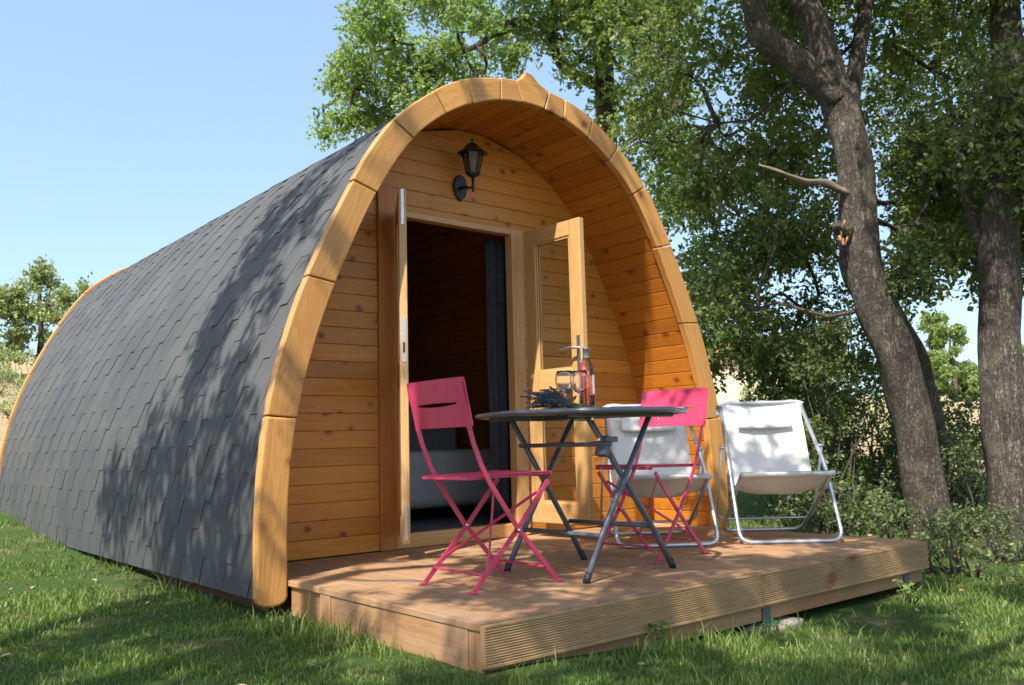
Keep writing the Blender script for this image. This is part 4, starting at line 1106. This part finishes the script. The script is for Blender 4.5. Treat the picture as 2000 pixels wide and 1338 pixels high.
for x in (-3.2, 3.2): MB().add([(x-.02, -1.8, 2.55), (x-.02, 1.8, 2.55), (x-.02, 0, 3.18), (x+.02, -1.8, 2.55), (x+.02, 1.8, 2.55), (x+.02, 0, 3.18)], [(0, 1, 2), (3, 5, 4), (0, 3, 4, 1), (1, 4, 5, 2), (2, 5, 3, 0)]).build('gable', MW, hs, origin=False)
for x in (-.6, 2.6):
    f = MB().bx(x-.4, x+.4, -1.84, -1.79, 1.0, 1.95).build('window', simple('shutter', (.30, .33, .30), .6), hs, origin=False)
    MB().bx(x-.3, x+.3, -1.85, -1.835, 1.1, 1.85).build('pane', M['pane'], f, origin=False)
MB().bx(1.0, 1.8, -1.84, -1.79, 0, 2.0).build('door', simple('worn_green', (.16, .20, .15), .7), hs, origin=False)

# ------------------------------------------------------------------ shade oak standing left of the photographer (its shadow falls on pod, deck and lawn)
def up_sun(p, t): p = Vector(p); return tuple(p + to_sun*t)
shade = []
SHADE_PTS = []   # (x, y, z, spread) surface points that lie in its shade
SHADE_PTS += [(1.78, 5.0, .8, .30), (1.75, 5.5, .55, .28), (1.72, 4.6, .45, .30), (1.80, 4.4, 1.1, .28), (1.86, 4.9, 1.45, .25), (2.0, 4.8, 1.9, .28), (2.25, 4.9, 2.3, .26), (1.9, 4.3, 1.65, .2), (2.5, 4.5, 2.65, .28),
              (1.75, 5.2, .25, .2), (2.75, 4.2, 2.8, .2), (2.15, 4.35, 2.15, .2), (1.75, 4.15, .7, .18), (1.72, 6.0, .35, .24), (1.72, 6.3, .6, .18), (1.75, 5.6, .9, .2), (1.72, 4.9, .3, .24), (1.9, 5.0, 1.7, .2), (2.1, 4.6, 2.1, .2), (1.72, 4.3, .3, .22)]
for (x, y, z, r) in SHADE_PTS: shade.append((up_sun((x, y, z), random.uniform(4.6, 5.6)), r))
for (x, y, z, r) in [(2.0, 3.84, 1.95, .11), (2.45, 3.84, 2.6, .12), (3.0, 3.84, 2.92, .10), (1.78, 3.84, 1.25, .10), (1.72, 3.84, .5, .09), (4.0, 3.84, 2.75, .1),
                     (4.45, 3.0, .62, .08), (4.62, 3.3, 1.12, .08), (3.9, 3.4, 1.05, .09), (4.05, 3.55, .7, .08)]:
    shade.append((up_sun((x, y, z), random.uniform(5.0, 6.2)), r))
nS = len(shade)
for k in range(72):      # deck and furniture: broken shade
    x = random.uniform(1.9, 5.3); y = random.uniform(2.3, 4.0); shade.append((up_sun((x, y, .3), random.uniform(5.2, 6.4)), random.uniform(.11, .23)))
for k in range(40):      # lawn in front: heavier shade
    x = random.uniform(-.6, 2.0); y = random.uniform(.6, 5.2)
    if y > 4.4+x*.1 and x > .2: continue
    shade.append((up_sun((x, y, 0), random.uniform(5.4, 7.0)), random.uniform(.22, .40)))
for k in range(30):      # lawn to the right of the deck front
    x = random.uniform(2.0, 6.5); y = random.uniform(.2, 2.2); shade.append((up_sun((x, y, 0), random.uniform(6.0, 7.4)), random.uniform(.2, .34)))
S0 = [(-4.3, .6, -.1), (-4.2, .7, 1.0), (-3.9, .9, 2.4), (-3.2, 1.3, 3.6), (-2.3, 1.7, 4.6), (-1.3, 2.2, 5.2)]
S1 = [(-3.9, .9, 2.4), (-3.4, .4, 3.6), (-2.3, -.1, 4.7), (-1.0, -.2, 5.3), (.6, -.3, 5.6)]
S2 = [(-3.2, 1.3, 3.6), (-2.7, 2.4, 4.4), (-1.9, 3.2, 4.9), (-1.2, 3.6, 5.2)]
S3 = [(-1.3, 2.2, 5.2), (-.6, 1.8, 5.5), (.2, 1.5, 5.8)]
make_tree('oak_tree', 'spreading oak left of the photographer whose branches shade the pod and lawn', 'tree', [(S0, [.28, .24, .2, .15, .1, .06]), (S1, [.14, .11, .08, .06, .03]), (S2, [.1, .07, .05, .03]), (S3, [.05, .04, .02])], shade, 'oak', twigs=150, per=10, size=.07, branchfrom=.4, tl=.24, br=.018)

# ------------------------------------------------------------------ grass
def grass():
    n = 620000
    inv = rng.uniform(1/14., 1/1.15, n); r = 1/inv
    th = np.radians(rng.uniform(-25, 100, n))
    # more of them in the field of view
    x = r*np.sin(th); y = r*np.cos(th)
    ok = ~((x > 1.80) & (x < 4.95) & (y > 2.33) & (y < 3.9)) & ~((x > 1.72) & (x < 5.1) & (y > 3.8) & (y < 10.1))
    nz = np.sin(x*3.1+1.7*np.sin(y*2.3))+np.sin(y*4.3+1.3*np.sin(x*3.7))+.6*np.sin(x*9+y*7)
    ok &= (nz > -1.2) | (rng.uniform(size=n) < .3)
    bare = np.exp(-(((x-3.3)/.9)**2+((y-1.95)/.30)**2))+.8*np.exp(-(((x-1.35)/.35)**2+((y-3.5)/.25)**2))+.7*np.exp(-(((x-1.5)/.15)**2+((y-5.4)/.8)**2))
    ok &= rng.uniform(size=n) > bare*.8
    ok &= rng.uniform(size=n) < np.clip((13.5-r)/3, .0, 1)
    x = x[ok]; y = y[ok]; r = r[ok]; nz = nz[ok]; n = len(x)
    z = terrain(x, y)
    edge = ((np.abs(y-2.30) < .10) & (x > 1.7) & (x < 5)) | ((np.abs(x-1.74) < .10) & (y > 2.2) & (y < 10))
    h = rng.gamma(5, 1/5, n)*.0235*(1+.25*np.clip(nz, -1, 1.5)) * np.where(edge, rng.uniform(1.0, 2.3, n), 1) * np.where(rng.uniform(size=n) < .03, 1.9, 1)
    wd = np.clip(.0011*r/1.6, .0011, .0042)*rng.uniform(.7, 1.3, n)*1.05
    a = rng.uniform(0, 2*np.pi, n); b = np.stack([np.cos(a), np.sin(a), np.zeros(n)], 1)      # width direction
    la = rng.uniform(0, 2*np.pi, n); ln = rng.uniform(.15, .95, n)*h; l = np.stack([np.cos(la)*ln, np.sin(la)*ln, np.zeros(n)], 1)
    P = np.stack([x, y, z-.004], 1); U = np.array([0, 0, 1.0])
    bw = b*wd[:, None]
    V = np.stack([P-bw, P+bw, P+l*.35+U*(h*.6)[:, None]+bw*.8, P+l*.35+U*(h*.6)[:, None]-bw*.8, P+l+U*(h*.92)[:, None]], 1).reshape(-1, 3)
    me = bpy.data.meshes.new('grass'); me.vertices.add(n*5); me.vertices.foreach_set('co', V.astype(np.float32).ravel())
    base = np.arange(n)[:, None]*5; q = np.concatenate([base+np.array([0, 1, 2, 3]), base+np.array([3, 2, 4])], 1).reshape(-1)
    me.loops.add(len(q)); me.loops.foreach_set('vertex_index', q.astype(np.int32)); me.polygons.add(2*n)
    ls = np.stack([np.arange(n)*7, np.arange(n)*7+4], 1).reshape(-1); lt = np.tile([4, 3], n)
    me.polygons.foreach_set('loop_start', ls.astype(np.int32)); me.polygons.foreach_set('loop_total', lt.astype(np.int32))
    me.update(); me.materials.append(M['grass'])
    o = bpy.data.objects.new('grass', me); COL.objects.link(o)
    tag(o, 'short green lawn grass round the pod and deck', 'grass', kind='stuff')
grass()

# ------------------------------------------------------------------ weeds against the deck and pod
def weed(label, x, y, h, n, size):
    t = thing('weed', label, 'plant', (x, y, 0), 0, 'weeds growing by the deck and pod')
    mb = MB(); C = []; D = []
    for k in range(n):
        a = random.uniform(0, 6.28); rr = random.uniform(.01, .06); e = (x+rr*math.cos(a), y+rr*math.sin(a), h*random.uniform(.4, 1))
        mb.tube(wob((x, y, -.01), e, 3, .1), [.0018, .0016, .0013, .001], 4)
        for j in range(3): C.append((e[0]+random.gauss(0, .02), e[1]+random.gauss(0, .02), e[2]-random.uniform(0, .03))); D.append((math.cos(a+j*2), math.sin(a+j*2), .3))
    mb.build('stems', M['stem'], t, recalc=False)
    C = np.array(C); D = np.array(D); Nn = rng.normal(size=C.shape)*.4; Nn[:, 2] += 1
    leaf_mesh('leaves', C, D, Nn, np.full(len(C), size)*rng.uniform(.7, 1.2, len(C)), M['grass'], t, wide=.7, origin=(x, y, 0))
weed('broad leaved weed at the deck front near its left corner', 2.36, 2.30, .10, 7, .045)
weed('taller weed against the front board, right of the broad leaved one', 2.62, 2.31, .16, 9, .04)
weed('weed at the far end of the pod side', 1.60, 7.4, .16, 9, .05)
weed('weed by the middle of the pod side', 1.62, 5.9, .13, 8, .05)
weed('weed by the right corner of the deck front', 4.45, 2.28, .12, 7, .04)

n = 900; x = rng.uniform(.3, 8, n); y = rng.uniform(.8, 7, n)
ok = ~((x > 1.75) & (x < 5.1) & (y > 2.3)) & ((x > 4.8) | (rng.uniform(size=n) < .35)); x = x[ok]; y = y[ok]
C = np.stack([x, y, terrain(x, y)+rng.uniform(.008, .03, len(x))], 1); Nn = rng.normal(size=C.shape)*.35; Nn[:, 2] += 1; D = rng.normal(size=C.shape); D[:, 2] *= .2
M['litter'] = leaf_mat('fallen_leaf', (.22, .13, .06), (.38, .26, .14), (.45, .36, .22), trans=.1, tcol=(1, 1, 1))
o = leaf_mesh('fallen_leaves', C, D, Nn, rng.uniform(.02, .045, len(x)), M['litter'], None); tag(o, 'dry brown leaves scattered over the lawn and under the shrubs', 'leaves', kind='stuff')
for (x, y) in ((2.2, 2.6), (2.9, 2.48), (3.3, 3.6), (3.9, 2.55), (4.6, 2.5), (2.45, 3.75), (4.1, 2.95)):
    C = np.array([(x, y, DZ+.004)]); D = rng.normal(size=(1, 3)); D[:, 2] = .05
    o = leaf_mesh('fallen_leaf', C, D, np.array([(.1, .15, 1.)]), np.array([rng.uniform(.025, .04)]), M['litter'], None); tag(o, 'small dry leaf lying on the deck boards', 'leaf', 'dry leaves on the deck')
